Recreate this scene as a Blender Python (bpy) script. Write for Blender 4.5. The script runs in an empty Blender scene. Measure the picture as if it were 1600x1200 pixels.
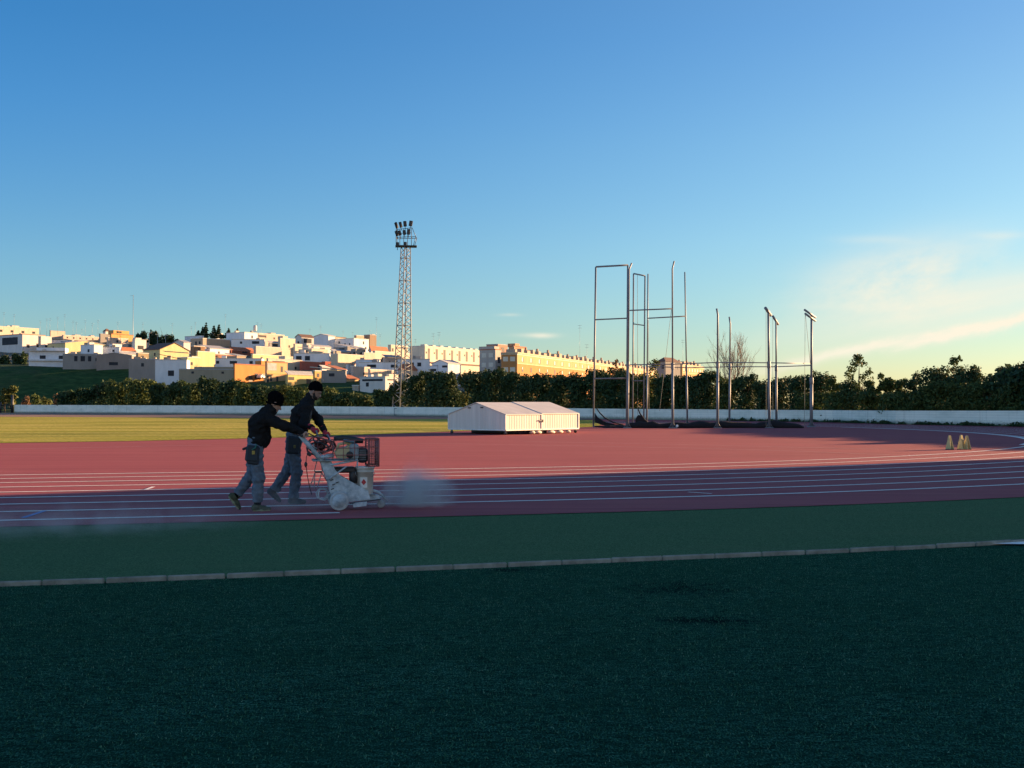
import bpy, math, random
import numpy as np
from mathutils import Vector, Matrix
R = math.radians
random.seed(7)
rng = np.random.default_rng(7)
sc = bpy.context.scene
col = sc.collection

# ------------------------------------------------------------------ camera
F = 1650.0            # focal length in pixels of a 1600 px wide picture
HZ = 634.0            # row of the horizon
CAMH = 1.5
PITCH = math.atan((HZ - 600) / F)
cam_d = bpy.data.cameras.new('camera')
cam_d.sensor_width = 36
cam_d.lens = 36 * F / 1600
cam_d.clip_end = 9000
cam_d.clip_start = 0.1
cam = bpy.data.objects.new('camera', cam_d)
cam.location = (0, 0, CAMH)
cam.rotation_euler = (R(90) + PITCH, 0, 0)
col.objects.link(cam)
sc.camera = cam


def ray(px, py):
    u = (px - 800) / F
    v = (600 - py) / F
    return u, math.cos(PITCH) - v * math.sin(PITCH), math.sin(PITCH) + v * math.cos(PITCH)


def P(px, py, Y):
    """point at depth Y seen at that place of the photograph"""
    x, y, z = ray(px, py)
    return Vector((x / y * Y, Y, CAMH + z / y * Y))


def G(px, py, z=0.0):
    x, y, dz = ray(px, py)
    t = (z - CAMH) / dz
    return Vector((x * t, y * t, z))


# ------------------------------------------------------------------ objects
def tag(o, label=None, cat=None, group=None, kind=None):
    if label:
        o['label'] = label
    if cat:
        o['category'] = cat
    if group:
        o['group'] = group
    if kind:
        o['kind'] = kind
    return o


def thing(name, label, cat, loc=(0, 0, 0), group=None, rz=0.0):
    o = bpy.data.objects.new(name, None)
    o.empty_display_size = 0.2
    o.location = loc
    o.rotation_euler = (0, 0, rz)
    col.objects.link(o)
    return tag(o, label, cat, group)


def copy_tree(o, parent=None):
    c = o.copy()
    col.objects.link(c)
    if parent is not None:
        c.parent = parent
    for ch in o.children:
        copy_tree(ch, c)
    return c


class MB:
    """collects shapes that end up as one mesh"""

    def __init__(self):
        self.v = []
        self.f = []
        self.s = []      # smooth flag

    def add(self, verts, faces, smooth=False):
        n = len(self.v)
        self.v.extend([tuple(p) for p in verts])
        self.f.extend([tuple(i + n for i in q) for q in faces])
        self.s.extend([smooth] * len(faces))
        return self

    def box(self, c, size, rz=0.0, rx=0.0, ry=0.0, bevel=0.0):
        sx, sy, sz = size[0] / 2, size[1] / 2, size[2] / 2
        m = Matrix.Rotation(rz, 3, 'Z') @ Matrix.Rotation(ry, 3, 'Y') @ Matrix.Rotation(rx, 3, 'X')
        c = Vector(c)
        if bevel <= 0:
            vs = [Vector((x, y, z)) for x in (-sx, sx) for y in (-sy, sy) for z in (-sz, sz)]
            fs = [(0, 1, 3, 2), (4, 6, 7, 5), (0, 4, 5, 1), (2, 3, 7, 6), (0, 2, 6, 4), (1, 5, 7, 3)]
            return self.add([c + m @ p for p in vs], fs)
        b = min(bevel, sx * .9, sy * .9, sz * .9)
        vs, idx = [], {}
        for ix in (-1, 1):
            for iy in (-1, 1):
                for iz in (-1, 1):
                    for ax in range(3):
                        p = [ix * (sx - b), iy * (sy - b), iz * (sz - b)]
                        p[ax] += (ix, iy, iz)[ax] * b
                        idx[(ix, iy, iz, ax)] = len(vs)
                        vs.append(Vector(p))
        fs = []
        for ax in range(3):
            o1, o2 = [a for a in range(3) if a != ax]
            for s in (-1, 1):
                q = []
                for (a, bb) in ((-1, -1), (1, -1), (1, 1), (-1, 1)):
                    k = [0, 0, 0]
                    k[ax] = s; k[o1] = a; k[o2] = bb
                    q.append(idx[(k[0], k[1], k[2], ax)])
                fs.append(tuple(q))
        for ax in range(3):       # edges along ax
            o1, o2 = [a for a in range(3) if a != ax]
            for a in (-1, 1):
                for bb in (-1, 1):
                    q = []
                    for s, w in ((-1, o1), (1, o1), (1, o2), (-1, o2)):
                        k = [0, 0, 0]
                        k[ax] = s; k[o1] = a; k[o2] = bb
                        q.append(idx[(k[0], k[1], k[2], w)])
                    fs.append(tuple(q))
        for ix in (-1, 1):
            for iy in (-1, 1):
                for iz in (-1, 1):
                    fs.append(tuple(idx[(ix, iy, iz, a)] for a in range(3)))
        return self.add([c + m @ p for p in vs], fs)

    def tube(self, p0, p1, r, r2=None, n=8, cap=True):
        return self.path([p0, p1], [r, r if r2 is None else r2], n, cap)

    def path(self, pts, r, n=8, cap=True):
        pts = [Vector(p) for p in pts]
        if not isinstance(r, (list, tuple)):
            r = [r] * len(pts)
        vs, fs = [], []
        up = None
        for i, p in enumerate(pts):
            d = (pts[min(i + 1, len(pts) - 1)] - pts[max(i - 1, 0)])
            d = d.normalized() if d.length > 1e-9 else Vector((0, 0, 1))
            if up is None:
                a = Vector((0, 0, 1)) if abs(d.z) < .9 else Vector((1, 0, 0))
            else:
                a = up
            s = d.cross(a).normalized()
            up = s.cross(d).normalized()
            for k in range(n):
                t = 2 * math.pi * k / n
                vs.append(p + (s * math.cos(t) + up * math.sin(t)) * r[i])
        for i in range(len(pts) - 1):
            for k in range(n):
                a, b = i * n + k, i * n + (k + 1) % n
                fs.append((a, b, b + n, a + n))
        self.add(vs, fs, True)
        if cap:
            m = len(self.v) - len(vs)
            self.f.append(tuple(m + k for k in reversed(range(n)))); self.s.append(False)
            q = m + (len(pts) - 1) * n
            self.f.append(tuple(q + k for k in range(n))); self.s.append(False)
        return self

    def lathe(self, prof, c=(0, 0, 0), axis='Z', n=20):
        c = Vector(c)
        vs, fs = [], []
        for (r, h) in prof:
            for k in range(n):
                t = 2 * math.pi * k / n
                a, b = r * math.cos(t), r * math.sin(t)
                vs.append(c + Vector({'Z': (a, b, h), 'Y': (a, h, b), 'X': (h, a, b)}[axis]))
        for i in range(len(prof) - 1):
            for k in range(n):
                a, b = i * n + k, i * n + (k + 1) % n
                fs.append((a, b, b + n, a + n))
        m = len(self.v)
        self.add(vs, fs, True)
        self.f.append(tuple(m + k for k in range(n))); self.s.append(False)
        q = m + (len(prof) - 1) * n
        self.f.append(tuple(q + k for k in range(n))); self.s.append(False)
        return self

    def prism(self, poly, d):
        """polygon (list of 3-D points) pushed along vector d"""
        poly = [Vector(p) for p in poly]
        d = Vector(d)
        n = len(poly)
        vs = poly + [p + d for p in poly]
        fs = [tuple(range(n)), tuple(reversed(range(n, 2 * n)))]
        for k in range(n):
            fs.append((k, (k + 1) % n, n + (k + 1) % n, n + k))
        return self.add(vs, fs)

    def build(self, name, mat, parent=None, fix=True):
        me = bpy.data.meshes.new(name)
        me.from_pydata(self.v, [], self.f)
        me.polygons.foreach_set('use_smooth', self.s)
        if fix:
            import bmesh
            bm = bmesh.new(); bm.from_mesh(me)
            bmesh.ops.recalc_face_normals(bm, faces=bm.faces)
            bm.to_mesh(me); bm.free()
        me.materials.append(mat)
        me.update()
        o = bpy.data.objects.new(name, me)
        col.objects.link(o)
        if parent is not None:
            o.parent = parent
        return o


def mesh_np(name, V, Fq, mat, parent=None, smooth=False):
    me = bpy.data.meshes.new(name)
    V = np.asarray(V, np.float32); Fq = np.asarray(Fq, np.int32)
    k = Fq.shape[1]
    me.vertices.add(len(V)); me.vertices.foreach_set('co', V.ravel())
    me.loops.add(Fq.size); me.loops.foreach_set('vertex_index', Fq.ravel())
    me.polygons.add(len(Fq))
    me.polygons.foreach_set('loop_start', np.arange(len(Fq), dtype=np.int32) * k)
    me.polygons.foreach_set('use_smooth', np.full(len(Fq), smooth))
    me.materials.append(mat)
    me.update(calc_edges=True)
    me.validate()
    o = bpy.data.objects.new(name, me)
    col.objects.link(o)
    if parent is not None:
        o.parent = parent
    return o


# ------------------------------------------------------------------ materials
def srgb(r, g, b):
    f = lambda c: (c / 255 / 12.92) if c <= 10 else ((c / 255 + .055) / 1.055) ** 2.4
    return (f(r), f(g), f(b))


_mats = {}


def mat(name, c, rough=.8, metal=0.0, var=.12, scale=3.0, bump=0.0, bscale=30.0, c2=None, stretch=(1, 1, 1),
        coord='Object', spec=.5, detail=4.0, trans=0.0):
    if name in _mats:
        return _mats[name]
    m = bpy.data.materials.new(name)
    m.use_nodes = True
    nt = m.node_tree
    bs = nt.nodes['Principled BSDF']
    bs.inputs['Roughness'].default_value = rough
    bs.inputs['Metallic'].default_value = metal
    bs.inputs['Specular IOR Level'].default_value = spec
    tc = nt.nodes.new('ShaderNodeTexCoord')
    mp = nt.nodes.new('ShaderNodeMapping')
    mp.inputs['Scale'].default_value = stretch
    nt.links.new(tc.outputs[coord], mp.inputs['Vector'])
    no = nt.nodes.new('ShaderNodeTexNoise')
    no.inputs['Scale'].default_value = scale
    no.inputs['Detail'].default_value = detail
    no.inputs['Roughness'].default_value = .6
    nt.links.new(mp.outputs[0], no.inputs['Vector'])
    rp = nt.nodes.new('ShaderNodeValToRGB')
    rp.color_ramp.elements[0].position = .3
    rp.color_ramp.elements[1].position = .7
    a = tuple(max(0, x * (1 - var)) for x in c)
    b = tuple(min(1, x * (1 + var)) for x in c) if c2 is None else c2
    rp.color_ramp.elements[0].color = (*(a if c2 is None else c), 1)
    rp.color_ramp.elements[1].color = (*b, 1)
    nt.links.new(no.outputs['Fac'], rp.inputs[0])
    nt.links.new(rp.outputs[0], bs.inputs['Base Color'])
    if bump > 0:
        n2 = nt.nodes.new('ShaderNodeTexNoise')
        n2.inputs['Scale'].default_value = bscale
        n2.inputs['Detail'].default_value = 3
        nt.links.new(mp.outputs[0], n2.inputs['Vector'])
        bp = nt.nodes.new('ShaderNodeBump')
        bp.inputs['Strength'].default_value = bump
        bp.inputs['Distance'].default_value = .05
        nt.links.new(n2.outputs['Fac'], bp.inputs['Height'])
        nt.links.new(bp.outputs[0], bs.inputs['Normal'])
    _mats[name] = m
    return m


def mix_node(nt, fac, a, b, mode='MIX'):
    n = nt.nodes.new('ShaderNodeMix')
    n.data_type = 'RGBA'
    n.blend_type = mode
    for sock, val in ((0, fac), (6, a), (7, b)):
        if hasattr(val, 'is_linked') or hasattr(val, 'links'):
            nt.links.new(val, n.inputs[sock])
        elif isinstance(val, (int, float)):
            n.inputs[sock].default_value = val
        else:
            n.inputs[sock].default_value = (*val, 1)
    return n.outputs[2]


def math_node(nt, op, a, b=None, c=None, clamp=False):
    n = nt.nodes.new('ShaderNodeMath')
    n.operation = op
    n.use_clamp = clamp
    for k, val in enumerate((a, b, c)):
        if val is None:
            continue
        if isinstance(val, (int, float)):
            n.inputs[k].default_value = val
        else:
            nt.links.new(val, n.inputs[k])
    return n.outputs[0]


def noise_node(nt, vec, scale, detail=4, rough=.55):
    n = nt.nodes.new('ShaderNodeTexNoise')
    n.inputs['Scale'].default_value = scale
    n.inputs['Detail'].default_value = detail
    n.inputs['Roughness'].default_value = rough
    nt.links.new(vec, n.inputs['Vector'])
    return n.outputs['Fac']


def map_node(nt, vec, loc=(0, 0, 0), rot=(0, 0, 0), scale=(1, 1, 1)):
    n = nt.nodes.new('ShaderNodeMapping')
    n.inputs['Location'].default_value = loc
    n.inputs['Rotation'].default_value = rot
    n.inputs['Scale'].default_value = scale
    nt.links.new(vec, n.inputs['Vector'])
    return n.outputs[0]


def ramp_node(nt, fac, stops):
    n = nt.nodes.new('ShaderNodeValToRGB')
    cr = n.color_ramp
    while len(cr.elements) < len(stops):
        cr.elements.new(.5)
    for e, (p, c) in zip(cr.elements, stops):
        e.position = p
        e.color = (*c, 1) if len(c) == 3 else c
    nt.links.new(fac, n.inputs[0])
    return n.outputs[0]


# ------------------------------------------------------------------ light
SUN_EL = R(8.8)
SUN_AZ = R(62.0)        # clockwise from the camera's heading
SUNH = Vector((math.sin(SUN_AZ), math.cos(SUN_AZ), 0))
sd = bpy.data.lights.new('sun', 'SUN')
sd.energy = SUN_E if 'SUN_E' in globals() else 5.0
sd.angle = R(.5)
sd.color = (1.0, .61, .31)
so = bpy.data.objects.new('sun', sd)
col.objects.link(so)
to_sun = Vector((SUNH.x * math.cos(SUN_EL), SUNH.y * math.cos(SUN_EL), math.sin(SUN_EL)))
so.rotation_euler = to_sun.to_track_quat('Z', 'Y').to_euler()
so.location = (60, 40, 60)

world = bpy.data.worlds.new('World')
sc.world = world
world.use_nodes = True
nt = world.node_tree
bg = nt.nodes['Background']
sky = nt.nodes.new('ShaderNodeTexSky')
sky.sky_type = 'NISHITA'
sky.sun_disc = False
sky.sun_elevation = SUN_EL
sky.sun_rotation = SUN_AZ
sky.air_density = 1.0
sky.dust_density = 0.2
sky.ozone_density = 4.0
SKYOUT = sky.outputs[0]
bg.inputs["Strength"].default_value = .05
nt.links.new(SKYOUT, bg.inputs['Color'])

sc.view_settings.view_transform = 'Standard'
sc.view_settings.look = 'None'
sc.view_settings.exposure = 0.6
sc.view_settings.gamma = 1.0
sc.view_settings.use_curve_mapping = False
# ------------------------------------------------------------------ sky: the Nishita sky, deepened overhead, with thin evening cloud to the right
nt = world.node_tree
tc = nt.nodes.new('ShaderNodeTexCoord')
sx = nt.nodes.new('ShaderNodeSeparateXYZ')
nt.links.new(tc.outputs['Generated'], sx.inputs[0])
X_, Y_, Z_ = sx.outputs
ysafe = math_node(nt, 'MAXIMUM', Y_, .05)
U = math_node(nt, 'DIVIDE', X_, ysafe)
W = math_node(nt, 'DIVIDE', Z_, ysafe)
side = math_node(nt, 'MULTIPLY_ADD', X_, 1.0 / .86, .5, clamp=True)
zz = math_node(nt, 'MAXIMUM', Z_, 0.0)
k = 1.4
left = ramp_node(nt, zz, [(0, tuple(x / k for x in (1.10, 1.06, 1.0))), (.13, tuple(x / k for x in (1.0, 1.15, 1.17))), (.26, tuple(x / k for x in (.66, 1.1, 1.3))), (.33, tuple(x / k for x in (.52, 1.06, 1.3))), (.7, tuple(x / k for x in (.45, 1., 1.3)))])
right = ramp_node(nt, zz, [(0, tuple(x / k for x in (1.10, .96, .74))), (.06, tuple(x / k for x in (1.14, 1.0, .82))), (.15, tuple(x / k for x in (1.3, 1.17, .97))), (.24, tuple(x / k for x in (1.28, 1.2, 1.03))), (.33, tuple(x / k for x in (1.13, 1.15, 1.1)))])
tint = mix_node(nt, side, left, right)
c = mix_node(nt, 1.0, SKYOUT, tint, 'MULTIPLY')
c = mix_node(nt, 1.0, c, (k, k, k), 'MULTIPLY')
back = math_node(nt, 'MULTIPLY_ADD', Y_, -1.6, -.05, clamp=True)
c = mix_node(nt, back, c, mix_node(nt, 1.0, c, (3.1, 1.8, 1.42), 'MULTIPLY'))  # added pink boost of the unseen sky behind, lifts the light in shade
# cirrus band rising to the right
cv = nt.nodes.new('ShaderNodeCombineXYZ')
wp = math_node(nt, 'MULTIPLY_ADD', U, -.19, W)
nt.links.new(U, cv.inputs[0]); nt.links.new(wp, cv.inputs[1])
n1 = noise_node(nt, map_node(nt, cv.outputs[0], scale=(5, 42, 1)), 1.0, 6, .6)
n2 = noise_node(nt, map_node(nt, cv.outputs[0], loc=(3, 1, 0), scale=(9, 16, 1)), 1.0, 6, .62)
off = math_node(nt, 'MULTIPLY', math_node(nt, 'SUBTRACT', n2, .5), .03)


def gauss(x, c0, w):
    d = math_node(nt, 'DIVIDE', math_node(nt, 'SUBTRACT', x, c0), w)
    return math_node(nt, 'EXPONENT', math_node(nt, 'MULTIPLY', math_node(nt, 'MULTIPLY', d, d), -1.0))


wv = math_node(nt, 'ADD', wp, off)
rightmask = math_node(nt, 'MULTIPLY_ADD', U, 4.0, -.75, clamp=True)
b1 = math_node(nt, 'MULTIPLY', gauss(wv, -.009, .0056), math_node(nt, 'MULTIPLY_ADD', n1, 2.2, .15))
b2 = math_node(nt, 'MULTIPLY', gauss(wv, .014, .020), .62)
b3 = math_node(nt, 'MULTIPLY', math_node(nt, 'MULTIPLY', gauss(wv, .050, .032), gauss(U, .375, .085)), math_node(nt, 'MULTIPLY_ADD', n2, 3.2, -.95, clamp=True))
front = math_node(nt, 'MULTIPLY_ADD', Y_, 8.0, -1.0, clamp=True)
m = math_node(nt, 'ADD', math_node(nt, 'MULTIPLY', math_node(nt, 'ADD', b1, b2), rightmask), b3)
m = math_node(nt, 'MULTIPLY', m, math_node(nt, 'MULTIPLY_ADD', n1, .9, .5))
for (u0, w0, ru, rw, a) in ((.029, .0665, .013, .0024, .55), (.018, .067, .020, .002, .2), (-.002, .0862, .010, .0015, .25), (.345, .158, .035, .004, .18), (.31, .094, .04, .004, .15), (.465, .162, .022, .004, .25)):
    g_ = math_node(nt, 'MULTIPLY', gauss(math_node(nt, 'ADD', U, math_node(nt, 'MULTIPLY', off, .5)), u0, ru), gauss(math_node(nt, 'MULTIPLY_ADD', off, .12, W), w0, rw))
    m = math_node(nt, 'ADD', m, math_node(nt, 'MULTIPLY', g_, a))
m = math_node(nt, 'MULTIPLY', m, front, clamp=True)
CL = 1.0 / (.05 * 2 ** 1.9)
cloud = (1.0 * CL, .92 * CL, .74 * CL)
c = mix_node(nt, m, c, cloud)
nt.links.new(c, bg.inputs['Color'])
sc.view_settings.exposure = 1.9
# ------------------------------------------------------------------ ground, track, turf
D = Vector((math.cos(R(13.0)), math.sin(R(13.0)), 0))       # heading of the near straight
N = Vector((-D.y, D.x, 0))
R8 = 36.5 + 7 * 1.22
CEN = Vector((-.5, 16.5, 0)) + R8 * N                         # centre of the bend


def lane(Rr, t):
    """point of the concentric line of radius Rr; t<0: metres back along the straight, t>=0: metres round the bend"""
    if t < 0:
        return CEN - N * Rr + D * t
    a = t / Rr
    return CEN + (-N * math.cos(a) + D * math.sin(a)) * Rr


def lane_line(mb, Rr, t0, t1, w, z):
    ts = [t0]
    while ts[-1] < t1:
        ts.append(min(t1, ts[-1] + (1.2 if ts[-1] >= 0 else 8.0 if ts[-1] < -8 else max(.2, -ts[-1]))))
    vs, fs = [], []
    for t in ts:
        a = t / Rr if t > 0 else 0
        for r in (Rr - w / 2, Rr + w / 2):
            p = lane(r, t if t < 0 else a * r)
            vs.append((p.x, p.y, z))
    for i in range(len(ts) - 1):
        fs.append((2 * i, 2 * i + 1, 2 * i + 3, 2 * i + 2))
    mb.add(vs, fs)


WALL = [(-40, 644.6, 632.2), (22, 645, 632.5), (320, 647, 633.6), (600, 649.6, 635.6), (800, 652.5, 637.0), (960, 655, 638.7), (1140, 657.5, 640.0), (1300, 660, 641), (1400, 663, 641.6),
        (1600, 666.8, 641.7)]
wall_pts = [G(a, b) for a, b, c in WALL]
wall_h = [max(.9, P(a, c, G(a, b).y).z) for a, b, c in WALL]
for k in range(1, 7):      # on round the bend, out of frame
    a = math.atan2(wall_pts[9].y - CEN.y, wall_pts[9].x - CEN.x) - k * .18
    wall_pts.append(CEN + Vector((math.cos(a), math.sin(a), 0)) * (49.8))
    wall_h.append(1.1)


def sheet(name, pts, z, m, kind='structure'):
    mb = MB()
    mb.add([(p[0], p[1], z) for p in pts], [tuple(range(len(pts)))])
    o = mb.build(name, m, fix=False)
    if o.data.polygons[0].normal.z < 0:
        o.data.flip_normals()
    return tag(o, kind=kind)


def surf(name, build, rough=.9, spec=.3):
    m = bpy.data.materials.new(name)
    m.use_nodes = True
    nt = m.node_tree
    bs = nt.nodes['Principled BSDF']
    bs.inputs['Roughness'].default_value = rough
    bs.inputs['Specular IOR Level'].default_value = spec
    tc = nt.nodes.new('ShaderNodeTexCoord')
    c, h, hd = build(nt, tc.outputs['Object'])
    nt.links.new(c, bs.inputs['Base Color'])
    if h is not None:
        bp = nt.nodes.new('ShaderNodeBump')
        bp.inputs['Strength'].default_value = hd[0]
        bp.inputs['Distance'].default_value = hd[1]
        nt.links.new(h, bp.inputs['Height'])
        nt.links.new(bp.outputs[0], bs.inputs['Normal'])
    return m


def _track(nt, v):
    big = noise_node(nt, map_node(nt, v, rot=(0, 0, -R(13)), scale=(.12, .8, 1)), 1.0, 5)
    fine = noise_node(nt, v, 60, 3)
    strk = noise_node(nt, map_node(nt, v, rot=(0, 0, -R(13)), scale=(.03, 3.5, 1)), 1.0, 3)
    c = ramp_node(nt, big, [(.3, (.345, .090, .098)), (.7, (.44, .118, .124))])
    c = mix_node(nt, ramp_node(nt, strk, [(.36, (0, 0, 0)), (.66, (.85, .85, .85))]), c, (.285, .082, .090))
    wear = noise_node(nt, v, .35, 6, .7)
    c = mix_node(nt, ramp_node(nt, wear, [(.5, (0, 0, 0)), (.72, (.35, .35, .35))]), c, (.42, .14, .135))
    c = mix_node(nt, math_node(nt, 'MULTIPLY', fine, .22), c, (.17, .042, .045))
    return c, fine, (.35, .01)


def _turf(nt, v):
    f1 = noise_node(nt, map_node(nt, v, scale=(1, .55, 1)), 95, 4, .75)
    f2 = noise_node(nt, v, 300, 3, .7)
    big = noise_node(nt, map_node(nt, v, scale=(.5, 1.6, 1)), .9, 5, .6)
    c = ramp_node(nt, f1, [(.36, (.0015, .011, .010)), (.5, (.019, .100, .068)), (.66, (.125, .34, .22))])
    c = mix_node(nt, ramp_node(nt, noise_node(nt, map_node(nt, v, rot=(0, 0, R(-12)), scale=(.45, 1.1, 1)), 28, 4, .7), [(.38, (.8, .8, .8)), (.6, (0, 0, 0))]), c, (.003, .022, .016))
    d = ramp_node(nt, big, [(.38, (0, 0, 0)), (.68, (1, 1, 1))])
    c = mix_node(nt, math_node(nt, 'MULTIPLY', d, .55), c, (.011, .06, .036))
    # damp dark patches of rubber crumb near the edge
    sx = nt.nodes.new('ShaderNodeSeparateXYZ')
    nt.links.new(v, sx.inputs[0])
    wob = noise_node(nt, v, 5, 4, .6)
    for (px, py, rx, ry) in ((1062, 916, .55, .42), (1105, 965, .42, .20), (800, 887, .40, .18)):
        g = G(px, py)
        dx = math_node(nt, 'DIVIDE', math_node(nt, 'SUBTRACT', sx.outputs[0], g.x), rx)
        dy = math_node(nt, 'DIVIDE', math_node(nt, 'SUBTRACT', sx.outputs[1], g.y), ry)
        r = math_node(nt, 'SQRT', math_node(nt, 'ADD', math_node(nt, 'MULTIPLY', dx, dx), math_node(nt, 'MULTIPLY', dy, dy)))
        r = math_node(nt, 'ADD', r, math_node(nt, 'MULTIPLY', math_node(nt, 'SUBTRACT', wob, .5), 3.4))
        k = math_node(nt, 'MULTIPLY_ADD', r, -.9, 1.0, clamp=True)
        c = mix_node(nt, math_node(nt, 'MULTIPLY', k, .72), c, (.002, .006, .011))
    return c, f1, (.9, .03)


def _strip(nt, v):
    f1 = noise_node(nt, v, 70, 4, .7)
    f2 = noise_node(nt, v, 260, 3, .7)
    big = noise_node(nt, map_node(nt, v, scale=(.3, 1.2, 1)), .8, 5, .6)
    c = ramp_node(nt, f1, [(.38, (.040, .082, .040)), (.52, (.092, .172, .080)), (.66, (.19, .30, .15))])
    c = mix_node(nt, math_node(nt, 'MULTIPLY', f2, .3), c, (.03, .075, .038))
    fl = noise_node(nt, v, 42, 2, .5)
    c = mix_node(nt, ramp_node(nt, fl, [(.70, (0, 0, 0)), (.76, (.6, .6, .6))]), c, (.26, .30, .18))
    wear = noise_node(nt, map_node(nt, v, scale=(.25, 1.5, 1)), 1.5, 6, .7)
    c = mix_node(nt, ramp_node(nt, wear, [(.5, (0, 0, 0)), (.75, (.5, .5, .5))]), c, (.12, .16, .085))
    c = mix_node(nt, math_node(nt, 'MULTIPLY', big, .30), c, (.042, .11, .045))
    return c, f1, (.8, .02)


def _grass(nt, v):
    band = noise_node(nt, map_node(nt, v, rot=(0, 0, R(4)), scale=(.02, .30, 1)), 1.0, 4, .6)
    fine = noise_node(nt, map_node(nt, v, scale=(1, .5, 1)), 5.0, 5, .7)
    c = ramp_node(nt, band, [(.34, (.22, .28, .045)), (.47, (.49, .44, .105)), (.64, (.66, .53, .17))])
    c = mix_node(nt, ramp_node(nt, fine, [(.4, (.75, .75, .75)), (.62, (0, 0, 0))]), c, (.27, .24, .05))
    patch = noise_node(nt, map_node(nt, v, scale=(.05, .10, 1)), 1.0, 3, .5)
    c = mix_node(nt, ramp_node(nt, patch, [(.5, (0, 0, 0)), (.72, (.75, .75, .75))]), c, (.15, .20, .03))
    sx = nt.nodes.new('ShaderNodeSeparateXYZ')
    nt.links.new(v, sx.inputs[0])
    # the near margin is watered more and stays green
    edge = math_node(nt, 'ADD', math_node(nt, 'MULTIPLY', sx.outputs[0], -.72), sx.outputs[1])
    kk = math_node(nt, 'MULTIPLY_ADD', math_node(nt, 'ADD', edge, math_node(nt, 'MULTIPLY', fine, -9.0)), -.10, 6.0, clamp=True)
    c = mix_node(nt, math_node(nt, 'MULTIPLY', kk, .6), c, (.16, .20, .03))
    return c, fine, (.6, .08)


def _earth(nt, v):
    a = noise_node(nt, v, .08, 6, .65)
    b = noise_node(nt, v, 2.0, 5, .7)
    c = ramp_node(nt, a, [(.35, (.05, .07, .028)), (.65, (.12, .10, .06))])
    return mix_node(nt, math_node(nt, 'MULTIPLY', b, .5), c, (.03, .045, .02)), b, (.5, .1)


M_TRACK = surf('track_rubber', _track, .95, .06)
M_TURF = surf('artificial_turf', _turf, 1.0, .0)
M_STRIP = surf('old_turf', _strip, 1.0, .02)
M_GRASS = surf('dry_grass', _grass, 1.0, .0)
M_EARTH = surf('earth', _earth, .95, .1)

tag(MB().add([(-2500, -300, -.06), (2500, -300, -.06), (2500, 4500, -.06), (-2500, 4500, -.06)], [(0, 1, 2, 3)]).build('ground', M_EARTH), kind='structure')

# track surface, out to the wall
EDGE = 36.5 + 8 * 1.22 + .75
pts = [lane(EDGE, -140.0), lane(EDGE, 0)]
a_end = math.atan2(wall_pts[9].y - CEN.y, wall_pts[9].x - CEN.x)
a0 = math.atan2(-N.y, -N.x)
n = 50
for k in range(1, n + 1):
    a = a0 + (a_end - a0) * k / n
    rr = EDGE + (2.0 * max(0, k / n - .55) / .45)
    pts.append(CEN + Vector((math.cos(a), math.sin(a), 0)) * rr)
for p in reversed(wall_pts[:10]):
    pts.append(p + Vector((.1, .15, 0)))
pts.append(Vector((-200, 226, 0)))
sheet('running_track', pts, 0.0, M_TRACK)

# painted lines
mb = MB()
for k in range(8):
    Rr = 36.5 + 1.22 * k
    lane_line(mb, Rr, -140 if k else -140, Rr * 2.75, .105 if k else .12, .006)
wheel_g = G(528, 797.5)
t9 = (wheel_g - (CEN - N * (36.5 + 8 * 1.22))).dot(D)
lane_line(mb, 36.5 + 8 * 1.22, -140, t9, .11, .006)
# inside kerb painted on the bend
lane_line(mb, 36.15, 27.5, 36.15 * 1.72, .26, .006)


def stroke(mb, pix, w, z=.010):
    ps = [G(*q) for q in pix]
    vs, fs = [], []
    for i, p in enumerate(ps):
        d = (ps[min(i + 1, len(ps) - 1)] - ps[max(i - 1, 0)]).normalized()
        s = Vector((-d.y, d.x, 0)) * w / 2
        vs += [(p.x + s.x, p.y + s.y, z), (p.x - s.x, p.y - s.y, z)]
    for i in range(len(ps) - 1):
        fs.append((2 * i, 2 * i + 1, 2 * i + 3, 2 * i + 2))
    mb.add(vs, fs)


stroke(mb, [(226, 766.2), (240, 761.2)], .07)
stroke(mb, [(1075, 769.6), (1112, 772)], .06)
M_LINE = mat('white_line_paint', (.86, .79, .72), .7, var=.15, scale=8, spec=.2)
tag(mb.build('track_lines', M_LINE), kind='structure')
mb = MB()      # faint older lines of the throwing area
stroke(mb, [(820, 690), (1000, 693.5), (1200, 698.0), (1340, 701.5), (1440, 703)], .09)
stroke(mb, [(640, 692.5), (900, 697), (1100, 701), (1250, 705.5), (1390, 711)], .09)
stroke(mb, [(0, 702), (150, 699.5), (330, 695.5)], .10)
M_FAINT = mat('worn_line_paint', (.36, .20, .20), .8, var=.35, scale=2.5)
tag(mb.build('faded_lines', M_FAINT), kind='structure')
mb = MB()
stroke(mb, [(36, 810.0), (70, 799.0)], .07)
tag(mb.build('blue_mark', mat('blue_line_paint', (.05, .16, .45), .7)), kind='structure')

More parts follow.
